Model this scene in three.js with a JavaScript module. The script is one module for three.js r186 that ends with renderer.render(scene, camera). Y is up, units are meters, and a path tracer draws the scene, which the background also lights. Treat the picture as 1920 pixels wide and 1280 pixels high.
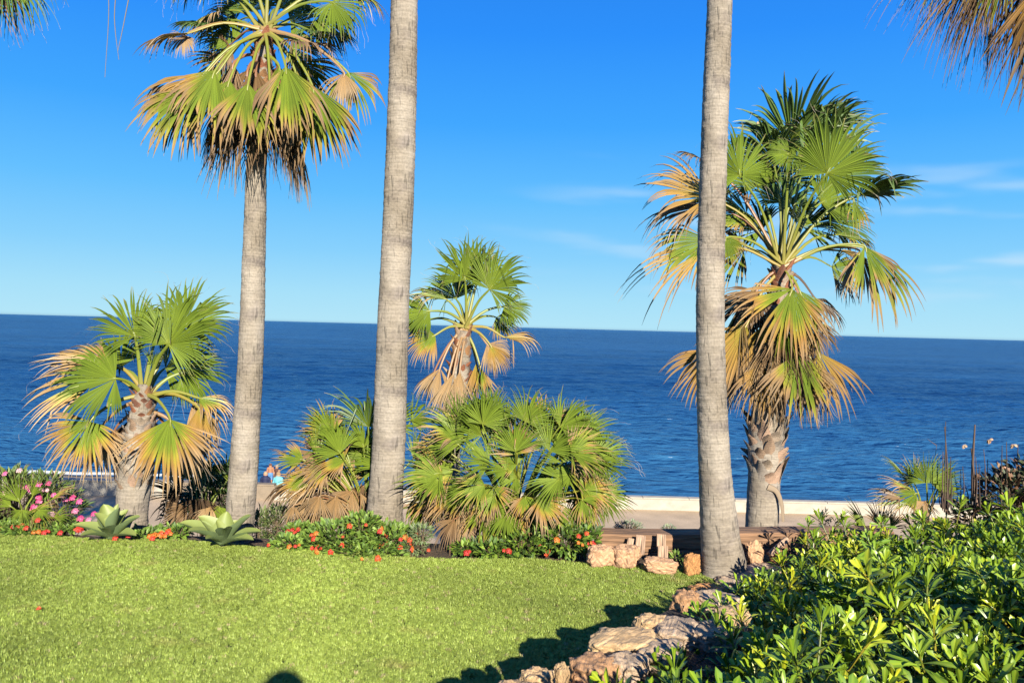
import * as THREE from 'three';
import { mergeGeometries } from 'three/addons/utils/BufferGeometryUtils.js';
import { MarchingCubes } from 'three/addons/objects/MarchingCubes.js';
import { ImprovedNoise } from 'three/addons/math/ImprovedNoise.js';

// ---------------------------------------------------------------- camera, sky, sun, exposure
const W = 1920, H = 1280, F = 1500, EYE = 1.6, EXPOSURE = 2.2;
const scene = new THREE.Scene();
const camera = new THREE.PerspectiveCamera(2 * Math.atan(H / 2 / F) * 180 / Math.PI, W / H, 0.05, 60000);
camera.position.set(0, EYE, 0);
camera.rotation.order = 'YXZ';
camera.rotation.set(-0.018, 0, 0.026);
camera.updateMatrixWorld(true);
const renderer = new THREE.WebGLRenderer({ antialias: true });
renderer.toneMapping = THREE.LinearToneMapping;
renderer.toneMappingExposure = EXPOSURE;
renderer.shadowMap.enabled = true;

const noise = new ImprovedNoise();
const fbm = (x, y, z, o = 4) => { let a = 0, f = 1, w = 0.5; for (let i = 0; i < o; i++) { a += w * noise.noise(x * f, y * f, z * f); f *= 2.03; w *= 0.5; } return a; };
function rngOf(seed) { let a = seed >>> 0; return () => { a = (a + 0x6D2B79F5) | 0; let t = Math.imul(a ^ (a >>> 15), 1 | a); t = (t + Math.imul(t ^ (t >>> 7), 61 | t)) ^ t; return ((t ^ (t >>> 14)) >>> 0) / 4294967296; }; }
const lerp = (a, b, t) => a + (b - a) * t, clamp = (x, a = 0, b = 1) => Math.min(b, Math.max(a, x));
const sstep = (a, b, x) => { const t = clamp((x - a) / (b - a)); return t * t * (3 - 2 * t); };
const mix3 = (a, b, t) => [lerp(a[0], b[0], t), lerp(a[1], b[1], t), lerp(a[2], b[2], t)];
const V = (x, y, z) => new THREE.Vector3(x, y, z);

const toSun = V(0.26, 0.44, 1).normalize();
{ // sky: clear azure paling to the horizon, with thin cirrus low on the right
  const w = 2048, h = 1024, d = new Float32Array(w * h * 4);
  // colours as seen, by elevation in degrees (linear)
  const stops = [[-90, .1, .2, .35], [-1, .42, .68, .9], [0, .46, .79, .94], [2, .39, .75, .955], [5, .25, .64, .985], [9, .13, .525, 1.0], [14, .055, .39, 1.0], [20, .028, .285, .97], [30, .018, .185, .77], [50, .012, .12, .53], [90, .01, .09, .4]];
  const sky = (e) => { let k = 0; while (k < stops.length - 2 && stops[k + 1][0] < e) k++; const a = stops[k], b = stops[k + 1], t = clamp((e - a[0]) / (b[0] - a[0])); return [1, 2, 3].map(i => lerp(a[i], b[i], t)); };
  for (let j = 0; j < h; j++) {
    const el = ((j + .5) / h - .5) * 180, base = sky(el);
    for (let i = 0; i < w; i++) {
      const az = ((i + .5) / w - .5) * 360 + 90;             // degrees right of -z
      let c = base;
      if (el > -1 && el < 24) {
        const n = fbm(az * .075 + 11.3, el * .75 + az * .02, 3.1, 5), n2 = fbm(az * .03 + 4, el * .2, 8.8, 3);
        const m = sstep(0.02, 0.42, n + .5 * n2) * sstep(1, 4, el) * (1 - sstep(7, 14, el)) * sstep(-3, 14, az + n2 * 10);
        c = mix3(base, [.62, .82, .98], clamp(m * .6));
      }
      const o = (j * w + i) * 4; d[o] = c[0] / EXPOSURE; d[o + 1] = c[1] / EXPOSURE; d[o + 2] = c[2] / EXPOSURE; d[o + 3] = 1;
    }
  }
  const t = new THREE.DataTexture(d, w, h, THREE.RGBAFormat, THREE.FloatType);
  t.mapping = THREE.EquirectangularReflectionMapping; t.magFilter = t.minFilter = THREE.LinearFilter; t.wrapS = THREE.RepeatWrapping; t.needsUpdate = true;
  scene.background = t; scene.environment = t;
}
const sun = new THREE.DirectionalLight(new THREE.Color().setRGB(1, .93, .8), 5);
sun.position.copy(toSun).multiplyScalar(60); sun.castShadow = true;
Object.assign(sun.shadow.camera, { left: -40, right: 40, top: 40, bottom: -40, near: 1, far: 200 }); sun.shadow.mapSize.set(4096, 4096);
scene.add(sun); scene.add(sun.target);

// ---------------------------------------------------------------- helpers
// a pixel of the 1920 x 1280 frame and a distance ahead give a point of the place
function P(px, py, D) { const d = V((px - W / 2) / F, -(py - H / 2) / F, -1).applyQuaternion(camera.quaternion); return camera.position.clone().addScaledVector(d, D / -d.z); }
const M2 = (D) => D / F;                                              // metres per pixel at a distance
const taken = {};
function numbered(n) { const k = taken[n] = (taken[n] ?? -1) + 1; return k ? `${n}_${String(k).padStart(3, '0')}` : n; }
function tag(o, label, category, group, kind) { if (label) o.userData.label = label; if (category) o.userData.category = category; if (group) o.userData.group = group; if (kind) o.userData.kind = kind; return o; }
function thing(name, pos, label, category, group) { const g = new THREE.Group(); g.name = numbered(name); g.position.copy(pos); scene.add(g); return tag(g, label, category, group); }
function part(name, geometry, material, parent) { const m = new THREE.Mesh(geometry, material); m.name = name; m.castShadow = m.receiveShadow = true; parent.add(m); return m; }
function whole(name, geometry, material, label, category, group, kind) { const m = part(numbered(name), geometry, material, scene); return tag(m, label, category, group, kind); }

class Geo {                                                           // collects vertices, colours, uv and triangles
  constructor() { this.p = []; this.c = []; this.u = []; this.i = []; }
  v(x, y, z, c = [1, 1, 1], u = 0, w = 0) { this.p.push(x, y, z); this.c.push(c[0], c[1], c[2]); this.u.push(u, w); return this.p.length / 3 - 1; }
  q(a, b, c, d) { this.i.push(a, b, c, a, c, d); }
  t(a, b, c) { this.i.push(a, b, c); }
  build() {
    const g = new THREE.BufferGeometry();
    g.setAttribute('position', new THREE.Float32BufferAttribute(this.p, 3)); g.setAttribute('color', new THREE.Float32BufferAttribute(this.c, 3)); g.setAttribute('uv', new THREE.Float32BufferAttribute(this.u, 2));
    g.setIndex(this.i); g.computeVertexNormals(); return g;
  }
}
function tube(g, pts, radii, sides, colorOf, flat = 1, cap = true) {   // a tube along points
  const n = pts.length, rings = []; let up = V(0.13, 0.2, 1).normalize(), len = 0;
  for (let k = 0; k < n; k++) {
    const dir = pts[Math.min(k + 1, n - 1)].clone().sub(pts[Math.max(k - 1, 0)]).normalize();
    const b = dir.clone().cross(up).normalize(), nn = b.clone().cross(dir); up = nn.clone(); if (k) len += pts[k].distanceTo(pts[k - 1]);
    const ring = [];
    for (let s = 0; s <= sides; s++) {
      const a = s / sides * Math.PI * 2, r = typeof radii === 'function' ? radii(k / (n - 1), a, pts[k]) : radii[k];
      const q = pts[k].clone().addScaledVector(b, Math.cos(a) * r).addScaledVector(nn, Math.sin(a) * r * flat);
      ring.push(g.v(q.x, q.y, q.z, typeof colorOf === 'function' ? colorOf(k / (n - 1), a) : colorOf, a / (2 * Math.PI), len));
    }
    rings.push(ring);
  }
  for (let k = 0; k < n - 1; k++) for (let s = 0; s < sides; s++) g.q(rings[k][s], rings[k][s + 1], rings[k + 1][s + 1], rings[k + 1][s]);
  if (cap) { const t = pts[n - 1], c = g.v(t.x, t.y, t.z, typeof colorOf === 'function' ? colorOf(1, 0) : colorOf, .5, len); for (let s = 0; s < sides; s++) g.t(rings[n - 1][s], rings[n - 1][s + 1], c); }
}
const curvePts = (pts, n, base) => new THREE.CatmullRomCurve3(pts).getPoints(n).map(p => base ? p.sub(base) : p);

function texture(w, h, fn, srgb) {                                    // fn(x, y in 0..1) gives linear-ish rgb 0..1
  const d = new Uint8Array(w * h * 4);
  for (let j = 0; j < h; j++) for (let i = 0; i < w; i++) { const c = fn(i / w, j / h), o = (j * w + i) * 4; for (let k = 0; k < 3; k++) d[o + k] = clamp(c[k]) * 255; d[o + 3] = 255; }
  const t = new THREE.DataTexture(d, w, h); t.wrapS = t.wrapT = THREE.RepeatWrapping; t.magFilter = THREE.LinearFilter; t.minFilter = THREE.LinearMipmapLinearFilter; t.generateMipmaps = true;
  if (srgb) t.colorSpace = THREE.SRGBColorSpace; t.needsUpdate = true; return t;
}
// noise that repeats over the unit square
function tileNoise(x, y, fx, fy, z, o = 4) {
  const n = (a, b) => fbm(a * fx, b * fy, z, o), u = x, v = y;
  return lerp(lerp(n(u, v), n(u - 1, v), u), lerp(n(u, v - 1), n(u - 1, v - 1), u), v) * 1.35;
}
const grey = (v) => [v, v, v];
const withRepeat = (t, x, y) => { const c = t.clone(); c.repeat.set(x, y); c.needsUpdate = true; return c; };

// ---------------------------------------------------------------- materials
const std = (o) => new THREE.MeshStandardMaterial({ roughness: .8, side: THREE.DoubleSide, ...o });
const M = {};
{
  const barkC = texture(512, 1024, (x, y) => {
    const ring = tileNoise(x, y, 3, 70, 2, 3), fine = tileNoise(x, y, 40, 60, 5, 3), crack = tileNoise(x, y, 46, 8, 7, 3), blot = tileNoise(x, y, 3, 3, 9, 4);
    let v = .79 + ring * .17 + fine * .2 + blot * .24; v *= 1 - .24 * sstep(.12, .34, crack);
    const st = sstep(.05, .4, tileNoise(x, y, 4, 6, 77, 5)); v *= 1 - .16 * st; return [v, v * (.975 - st * .005 + blot * .03), v * (.94 + st * .03 + blot * .08)];
  }, true);
  const barkB = texture(512, 1024, (x, y) => grey(.5 + tileNoise(x, y, 3, 70, 2, 3) * .7 + tileNoise(x, y, 40, 60, 5, 3) * .35 - .3 * sstep(.12, .34, tileNoise(x, y, 46, 8, 7, 3))));
  M.bark = std({ map: withRepeat(barkC, 1, .9), bumpMap: withRepeat(barkB, 1, .9), bumpScale: .006, color: new THREE.Color().setRGB(.62, .55, .455), roughness: .95 });
  M.boot = std({ vertexColors: true, roughness: .9, bumpMap: withRepeat(barkB, 1, 1), bumpScale: .004 });
  M.frond = std({ vertexColors: true, roughness: .52 });
  M.petiole = std({ vertexColors: true, roughness: .45 });
  M.leaf = std({ vertexColors: true, roughness: .6 });
  M.gloss = new THREE.MeshPhysicalMaterial({ vertexColors: true, roughness: .36, side: THREE.DoubleSide });
  M.agave = std({ vertexColors: true, roughness: .55 });
  M.grass = std({ vertexColors: true, roughness: .6 });
  M.petal = std({ vertexColors: true, roughness: .6 });
  const soilC = texture(512, 512, (x, y) => { const n = tileNoise(x, y, 6, 6, 1, 5), g = tileNoise(x, y, 60, 60, 2, 3); const v = .55 + n * .4 + g * .5; return [v, v * .86, v * .68]; }, true);
  const grain = texture(512, 512, (x, y) => grey(.5 + tileNoise(x, y, 50, 50, 3, 4) * .8 + tileNoise(x, y, 9, 9, 3, 3) * .4));
  M.soil = std({ map: withRepeat(soilC, 1, 1), bumpMap: grain, bumpScale: .03, color: new THREE.Color().setRGB(.42, .36, .3), roughness: 1 });
  M.turf = std({ map: soilC, color: new THREE.Color().setRGB(.14, .18, .06), roughness: 1 });
  M.slope = std({ map: withRepeat(soilC, .3, .3), bumpMap: grain, bumpScale: .05, color: new THREE.Color().setRGB(.5, .45, .33), roughness: 1 });
  const paveC = texture(512, 512, (x, y) => { const v = .8 + tileNoise(x, y, 4, 4, 21, 4) * .16 + tileNoise(x, y, 70, 70, 22, 2) * .14; return [v, v * .97, v * .93]; }, true);
  M.promenade = std({ map: withRepeat(paveC, .2, .2), bumpMap: grain, bumpScale: .004, color: new THREE.Color().setRGB(1.15, .9, .6), roughness: .95 });
  M.sand = std({ map: withRepeat(paveC, .3, .3), bumpMap: withRepeat(grain, .3, .3), bumpScale: .05, color: new THREE.Color().setRGB(.6, .5, .38), roughness: 1 });
  M.whitewash = std({ map: withRepeat(paveC, .5, .5), color: new THREE.Color().setRGB(.86, .83, .74), roughness: .9 });
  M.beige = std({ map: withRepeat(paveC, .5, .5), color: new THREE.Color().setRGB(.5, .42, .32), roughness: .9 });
  const rockC = texture(512, 512, (x, y) => { const a = tileNoise(x, y, 5, 5, 31, 5), b = tileNoise(x, y, 14, 14, 33, 4), c = tileNoise(x, y, 60, 60, 35, 2); const v = .82 + a * .45 + c * .22; return mix3([v, v * .9, v * .78], [v * .82, v * .8, v * .78], sstep(.05, .35, b)); }, true);
  const rockB = texture(512, 512, (x, y) => grey(.5 + tileNoise(x, y, 7, 7, 41, 5) * .9 + tileNoise(x, y, 40, 40, 42, 3) * .4));
  const rock = (r, g, b) => std({ map: withRepeat(rockC, 2, 1.4), bumpMap: withRepeat(rockB, 2, 1.4), bumpScale: .006, color: new THREE.Color().setRGB(r, g, b), roughness: .92 });
  M.rockTan = rock(1.15, .95, .64); M.rockOrange = rock(1.0, .6, .28); M.rockGrey = rock(.98, .88, .76); M.rockPink = rock(1.15, .84, .62); M.rockBrown = rock(.9, .62, .4);
  const woodC = texture(1024, 256, (x, y) => { const g = tileNoise(x, y, 3, 26, 51, 4), f = tileNoise(x, y, 10, 90, 52, 2), b = tileNoise(x, y, 4, 3, 53, 3); let v = .74 + g * .45 + f * .25 + b * .3; v *= 1 - .4 * sstep(.2, .34, tileNoise(x, y, 4, 20, 57, 3)); return [v, v * .85, v * .72]; }, true);
  const woodB = texture(1024, 256, (x, y) => grey(.5 + tileNoise(x, y, 3, 26, 51, 4) + tileNoise(x, y, 10, 90, 52, 2) * .4 - .6 * sstep(.2, .3, tileNoise(x, y, 4, 20, 57, 3))));
  M.sleeper = std({ map: woodC, bumpMap: woodB, bumpScale: .008, color: new THREE.Color().setRGB(.68, .55, .43), roughness: .95 });
  M.board = std({ map: woodC, bumpMap: woodB, bumpScale: .006, color: new THREE.Color().setRGB(.95, .9, .84), roughness: .9 });
  M.twig = std({ vertexColors: true, roughness: .9 });
  const ripple = texture(512, 512, (x, y) => grey(.5 + tileNoise(x, y, 9, 22, 61, 5) * 1.1));
  M.sea = new THREE.MeshPhysicalMaterial({ vertexColors: true, roughness: .3, ior: 1.33, specularIntensity: .75, bumpMap: withRepeat(ripple, 1, 1), bumpScale: .7 });
  M.foam = std({ color: new THREE.Color().setRGB(.5, .53, .56), roughness: .9 });
  M.skin = std({ vertexColors: true, roughness: .75 });
}
const K = .64;                                                        // base colours above are set for a wide exposure; bring them to real reflectance
for (const k in M) M[k].color.multiplyScalar(K);

// ---------------------------------------------------------------- ground: lawn, bed, slope, promenade, beach, sea
const groundY = (d) => d < 5.98 ? -.03 : d < 7.1 ? -.03 - .5 * (d - 5.98) : -.59 - 7.26 * (.6 * sstep(5.2, 27, d) - .6 * sstep(5.2, 27, 7.1) + .4 * (d - 7.1) / 19.9) / (.6 * (1 - sstep(5.2, 27, 7.1)) + .4);
const lawnEdge = (x) => -(5.42 - .09 * x + .04 * Math.sin(x * 2.1) + .03 * Math.sin(x * 5.3 + 1));      // z of the far edge of the turf
const stoneOff = (x, z) => x * .87 - (-z - 2.5) * .492;                                         // metres to the right of the stone edging line
function sheet(xs, zs, yOf, uvScale = 1) {
  const g = new Geo(), idx = [];
  zs.forEach((z, j) => { idx.push([]); xs.forEach((x) => idx[j].push(g.v(x, yOf(x, z), z, [1, 1, 1], x * uvScale, z * uvScale))); });
  for (let j = 0; j < zs.length - 1; j++) for (let i = 0; i < xs.length - 1; i++) g.q(idx[j][i], idx[j + 1][i], idx[j + 1][i + 1], idx[j][i + 1]);
  return g.build();
}
const range = (a, b, n) => Array.from({ length: n + 1 }, (_, k) => lerp(a, b, k / n));
whole('garden_soil', sheet(range(-30, 30, 120), [...range(20, -5, 40), ...range(-5.1, -7.1, 24)], (x, z) => groundY(-z) + (z < -5.2 ? fbm(x * 1.5, z * 1.5, 1) * .05 : -.01), 1), M.soil, 'brown planting soil of the garden bed', 'soil', null, 'structure');
whole('bank', sheet(range(-60, 60, 120), [-7.1, -7.6, -8.4, -9.5, -11, -14, -18, -22, -27], (x, z) => { const d = -z; return groundY(d) + fbm(x * .4, z * .4, 5) * .25 * sstep(7.1, 9, d) * (1 - sstep(24, 27, d)); }), M.slope, 'dry earth bank falling to the promenade', 'bank', null, 'structure');
whole('promenade', sheet(range(-120, 120, 60), range(-26.5, -43, 12), () => -7.8), M.promenade, 'tan paved seafront promenade below the garden', 'promenade', null, 'structure');
const beachY = (x, d) => { const w = lerp(64.5, 59.5, sstep(-22, 12, x)); return -8.6 - 2.8 * Math.min(1.4, (d - 42.4) / (w - 42.4)); };
whole('beach', sheet(range(-300, 300, 200), range(-42.4, -80, 60), (x, z) => beachY(x, -z) + fbm(x * .12, z * .12, 4) * .1), M.sand, 'pale sandy beach between the sea wall and water', 'beach', null, 'structure');
const lawnPts = (() => { const s = new THREE.Shape(); const pts = []; for (let x = -12; x <= 1.35; x += .15) pts.push([x, lawnEdge(x)]); pts.push([1.36, -4.9]); pts.push([0, -2.5]); pts.push([-1.1, -.55]); pts.push([-2.4, 12]); pts.push([-12, 12]); return pts; })();
{
  const s = new THREE.Shape(lawnPts.map(([x, z]) => new THREE.Vector2(x, -z))); const g = new THREE.ShapeGeometry(s); g.rotateX(-Math.PI / 2);
  const l = whole('lawn', g, M.turf, 'thatch and earth under the mown grass', 'lawn', null, 'structure'); l.position.y = -.004;
}
{ // sea: a fan of rising step, swell as real relief near the shore
  const g = new Geo(), rs = []; let r = 58; while (r < 1500) { rs.push(r); r += Math.max(.42, r * r / 13 / 2600); } while (r < 45000) { rs.push(r); r *= 1.12; } rs.push(45000);
  const NA = 420, a0 = -62 * Math.PI / 180, idx = [];
  const wave = (x, z, r) => {
    const k1 = 1 - sstep(140, 420, r), k2 = 1 - sstep(300, 900, r), sh = sstep(62, 80, r);
    const w1 = fbm(x * .16 + z * .05, z * .42, 1.7, 4) * .6 * k1, w2 = fbm(x * .03 + 7, z * .11 + x * .01, 6.1, 3) * 1.1 * k2;
    const roll = Math.sin(z * .42 + 1.4 * fbm(x * .02, z * .02, 2) * 4) * .16 * (1 - sstep(80, 170, r));
    return (w1 + w2 + roll) * lerp(.25, 1, sh);
  };
  rs.forEach((r, j) => {
    idx.push([]);
    for (let i = 0; i <= NA; i++) {
      const a = a0 * (1 - 2 * i / NA), x = Math.sin(-a) * r * -1, z = -Math.cos(a) * r;
      const y = -11.4 + (r < 1000 ? wave(x, z, r) : 0);
      const patch = fbm(x * .006 + 3, z * .02, 2.2, 4) * .8 + fbm(x * .05, z * .2, 9, 3) * .7;                // wind patches on open water
      const shal = 1 - sstep(64, 210, r + patch * 60);                                                          // pale sand seen through shallow water
      let c = mix3([.006, .036, .125], [.018, .1, .27], clamp(.42 + patch * 1.3));
      c = mix3(c, [.04, .17, .34], shal * .85);
      idx[j].push(g.v(x, y, z, c, x / 24, z / 24));
    }
  });
  for (let j = 0; j < rs.length - 1; j++) for (let i = 0; i < NA; i++) g.q(idx[j][i], idx[j][i + 1], idx[j + 1][i + 1], idx[j + 1][i]);
  whole('sea', g.build(), M.sea, 'deep blue sea out to the horizon', 'sea', null, 'structure');
  const f = new Geo(); // low broken wash along the sand
  for (const [z0, w, seed] of [[-64.2, .2, 1]]) {
    let prev = null;
    for (let x = -90; x <= -25; x += .4) {
      const c = z0 + 5 * sstep(-22, 12, x) + fbm(x * .06, seed, 4) * 3, ww = Math.max(.01, w * (.35 + fbm(x * .3, seed * 3, 7) * 2.4)), row = [];
      for (const [s, y] of [[-1, 0], [-.5, .16], [.4, .2], [1, 0]]) row.push(f.v(x, -11.22 + y + (z0 < -65 ? -.05 : .05), c + s * ww));
      if (prev) for (let k = 0; k < 3; k++) f.q(prev[k], row[k], row[k + 1], prev[k + 1]);
      prev = row;
    }
  }
  whole('surf', f.build(), M.foam, 'white wash of small waves along the beach', 'surf', null, 'stuff');
}
{ // low sea wall in sections
  const wall = (x0, x1, mat, label, h, dz = 0) => {
    const root = thing('sea_wall', V((x0 + x1) / 2, -7.8, -42 - dz), label, 'wall', 'low walls along the promenade');
    const led = new THREE.BoxGeometry(x1 - x0, .4, .9); led.translate(0, .2, -.7); part('ledge', led, M.beige, root);
    const box = (w, hh, d, y) => { const g = new THREE.BoxGeometry(w, hh, d); g.translate(0, y, 0); const uv = g.attributes.uv, p = g.attributes.position; for (let i = 0; i < uv.count; i++) uv.setXY(i, p.getX(i) + p.getZ(i), p.getY(i)); return g; };
    part('wall_body', box(x1 - x0, h - .08, .36, (h - .08) / 2), mat, root); const n = Math.max(2, Math.round((x1 - x0) / 2.4)), w = (x1 - x0) / n, cg = box(w - .03, .08, .46, h - .04 + .002); for (let k = 0; k < n; k++) { const c = part('coping_stone', cg, mat, root); c.position.x = x0 + (k + .5) * w - (x0 + x1) / 2; c.position.y = .006 * Math.sin(k * 7.3); c.rotation.y = .004 * Math.sin(k * 3.1); }
  };
  wall(-12.28, 70, M.whitewash, 'long bright white sea wall right of the seated people', .66);
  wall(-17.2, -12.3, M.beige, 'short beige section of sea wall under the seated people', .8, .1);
  wall(-80, -17.22, M.whitewash, 'white sea wall left of the beige section, dappled with shade', .82);
}

// ---------------------------------------------------------------- lawn grass
{
  const rng = rngOf(5), tufts = [];
  for (let v = 0; v < 1; v++) {
    const g = new Geo();
    for (let b = 0; b < 18; b++) {
      const a = rng() * 6.28, rr = .019 * Math.sqrt(rng()), x = Math.cos(a) * rr, z = Math.sin(a) * rr, h = .008 + rng() * .014, lean = .008 + rng() * .022, la = rng() * 6.28, w = .0013 + rng() * .0012, fa = la + 1.57;
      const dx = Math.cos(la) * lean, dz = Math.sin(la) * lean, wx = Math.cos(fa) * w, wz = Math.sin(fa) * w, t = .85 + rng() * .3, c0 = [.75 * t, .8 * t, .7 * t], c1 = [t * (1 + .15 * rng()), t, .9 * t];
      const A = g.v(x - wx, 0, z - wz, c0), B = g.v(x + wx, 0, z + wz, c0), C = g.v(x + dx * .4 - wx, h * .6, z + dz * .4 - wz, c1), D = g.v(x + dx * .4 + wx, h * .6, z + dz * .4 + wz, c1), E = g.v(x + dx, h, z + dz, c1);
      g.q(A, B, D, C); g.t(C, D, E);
    }
    tufts.push(g.build());
  }
  const spots = [[]]; const m = new THREE.Matrix4(), q = new THREE.Quaternion(), up = V(0, 1, 0);
  for (let k = 0; k < 190000; k++) {
    const x = lerp(-6.2, 1.5, rng()), z = -lerp(1.9, 6.15, Math.pow(rng(), .9));
    if (z < lawnEdge(x) - .04 * rng() || stoneOff(x, z) > .0) continue;
    spots[0].push([x, z, rng(), rng(), rng()]);
  }
  spots.forEach((s, v) => {
    const im = new THREE.InstancedMesh(tufts[v], M.grass, s.length); im.name = numbered('grass');
    s.forEach(([x, z, a, b, c], i) => {
      q.setFromAxisAngle(up, a * 6.28); const sc = .6 + b * .45; m.compose(V(x, 0, z), q, V(sc, sc * (.85 + .3 * c), sc)); im.setMatrixAt(i, m);
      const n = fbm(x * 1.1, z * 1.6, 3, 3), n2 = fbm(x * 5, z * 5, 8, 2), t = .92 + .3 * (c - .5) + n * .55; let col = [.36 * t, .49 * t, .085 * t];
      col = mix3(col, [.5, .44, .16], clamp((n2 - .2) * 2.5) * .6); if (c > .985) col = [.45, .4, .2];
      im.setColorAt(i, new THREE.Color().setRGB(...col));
    });
    im.castShadow = im.receiveShadow = true; scene.add(im); tag(im, 'short bright green grass of the garden lawn', 'grass', null, 'stuff');
  });
}

// ---------------------------------------------------------------- fan palms
const GREEN = [.125, .195, .017], LIME = [.26, .335, .03], YEL = [.43, .35, .05], ORA = [.42, .24, .065], TAN = [.47, .34, .19], BRN = [.2, .12, .06], DRK = [.07, .045, .025], GRYT = [.4, .33, .24];
function frondColor(kind, t, e, j) {                                  // t along the segment, e how far out to the side of the fan, j of this segment
  let c;
  const ramp = (st) => { let k = 0; while (k < st.length - 2 && st[k + 1][0] < t) k++; return mix3(st[k][1], st[k + 1][1], clamp((t - st[k][0]) / (st[k + 1][0] - st[k][0]))); };
  if (kind === 'fresh') c = ramp([[0, mix3(LIME, YEL, .25)], [.12, mix3(GREEN, LIME, .5)], [.5, mix3(GREEN, LIME, .25 + .2 * j)], [.8, GREEN], [.93, mix3(GREEN, TAN, .5 * j)], [1, mix3(TAN, GREEN, .4)]]);
  else if (kind === 'blue') c = ramp([[0, mix3(GREEN, LIME, .5)], [.5, [.1, .18, .035]], [.9, [.12, .19, .05]], [1, TAN]]);
  else if (kind === 'half') { const s = .5 - .3 * e * e + .12 * (j - .5); c = ramp([[0, mix3(LIME, GREEN, .4)], [Math.max(.08, s - .12), mix3(LIME, GREEN, .45)], [s + .03, YEL], [s + .15, ORA], [s + .3, mix3(ORA, TAN, .6)], [1.2, mix3(TAN, GRYT, j)]]); }
  else if (kind === 'edge') { const s = .74 - .4 * e * e + .1 * (j - .5); c = ramp([[0, mix3(LIME, GREEN, .3)], [Math.max(.1, s - .2), mix3(LIME, GREEN, .7)], [s, mix3(LIME, YEL, .5)], [s + .12, mix3(ORA, TAN, .4)], [s + .28, mix3(TAN, BRN, j * .8)], [1.3, BRN]]); }
  else if (kind === 'orange') { const s = .3 - .2 * e; c = ramp([[0, mix3(LIME, YEL, .4)], [Math.max(.05, s), mix3(YEL, ORA, .35 + .3 * j)], [s + .22, mix3(YEL, ORA, .8)], [s + .45, mix3(ORA, TAN, .3)], [s + .6, mix3(TAN, BRN, j)], [1.2, mix3(BRN, TAN, j)]]); }
  else if (kind === 'tan') c = ramp([[0, [.46, .29, .12]], [.5, mix3(TAN, ORA, .25 * j)], [1, mix3(TAN, GRYT, .7)]]);
  else if (kind === 'dead') c = ramp([[0, mix3(BRN, ORA, .35)], [.5, mix3(BRN, TAN, .35 * j)], [1, mix3(TAN, BRN, .35 + .5 * j)]]);
  else c = ramp([[0, DRK], [.6, mix3(DRK, BRN, .6)], [1, mix3(BRN, TAN, .3 * j)]]);
  const m = .82 + .36 * j; return [c[0] * m, c[1] * m, c[2] * m];
}
const stalkColor = { fresh: [.22, .27, .03], blue: [.18, .23, .03], half: [.28, .28, .035], edge: [.26, .28, .03], orange: [.34, .27, .04], tan: [.36, .21, .09], dead: [.32, .14, .06], dark: [.12, .07, .04] };
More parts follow.
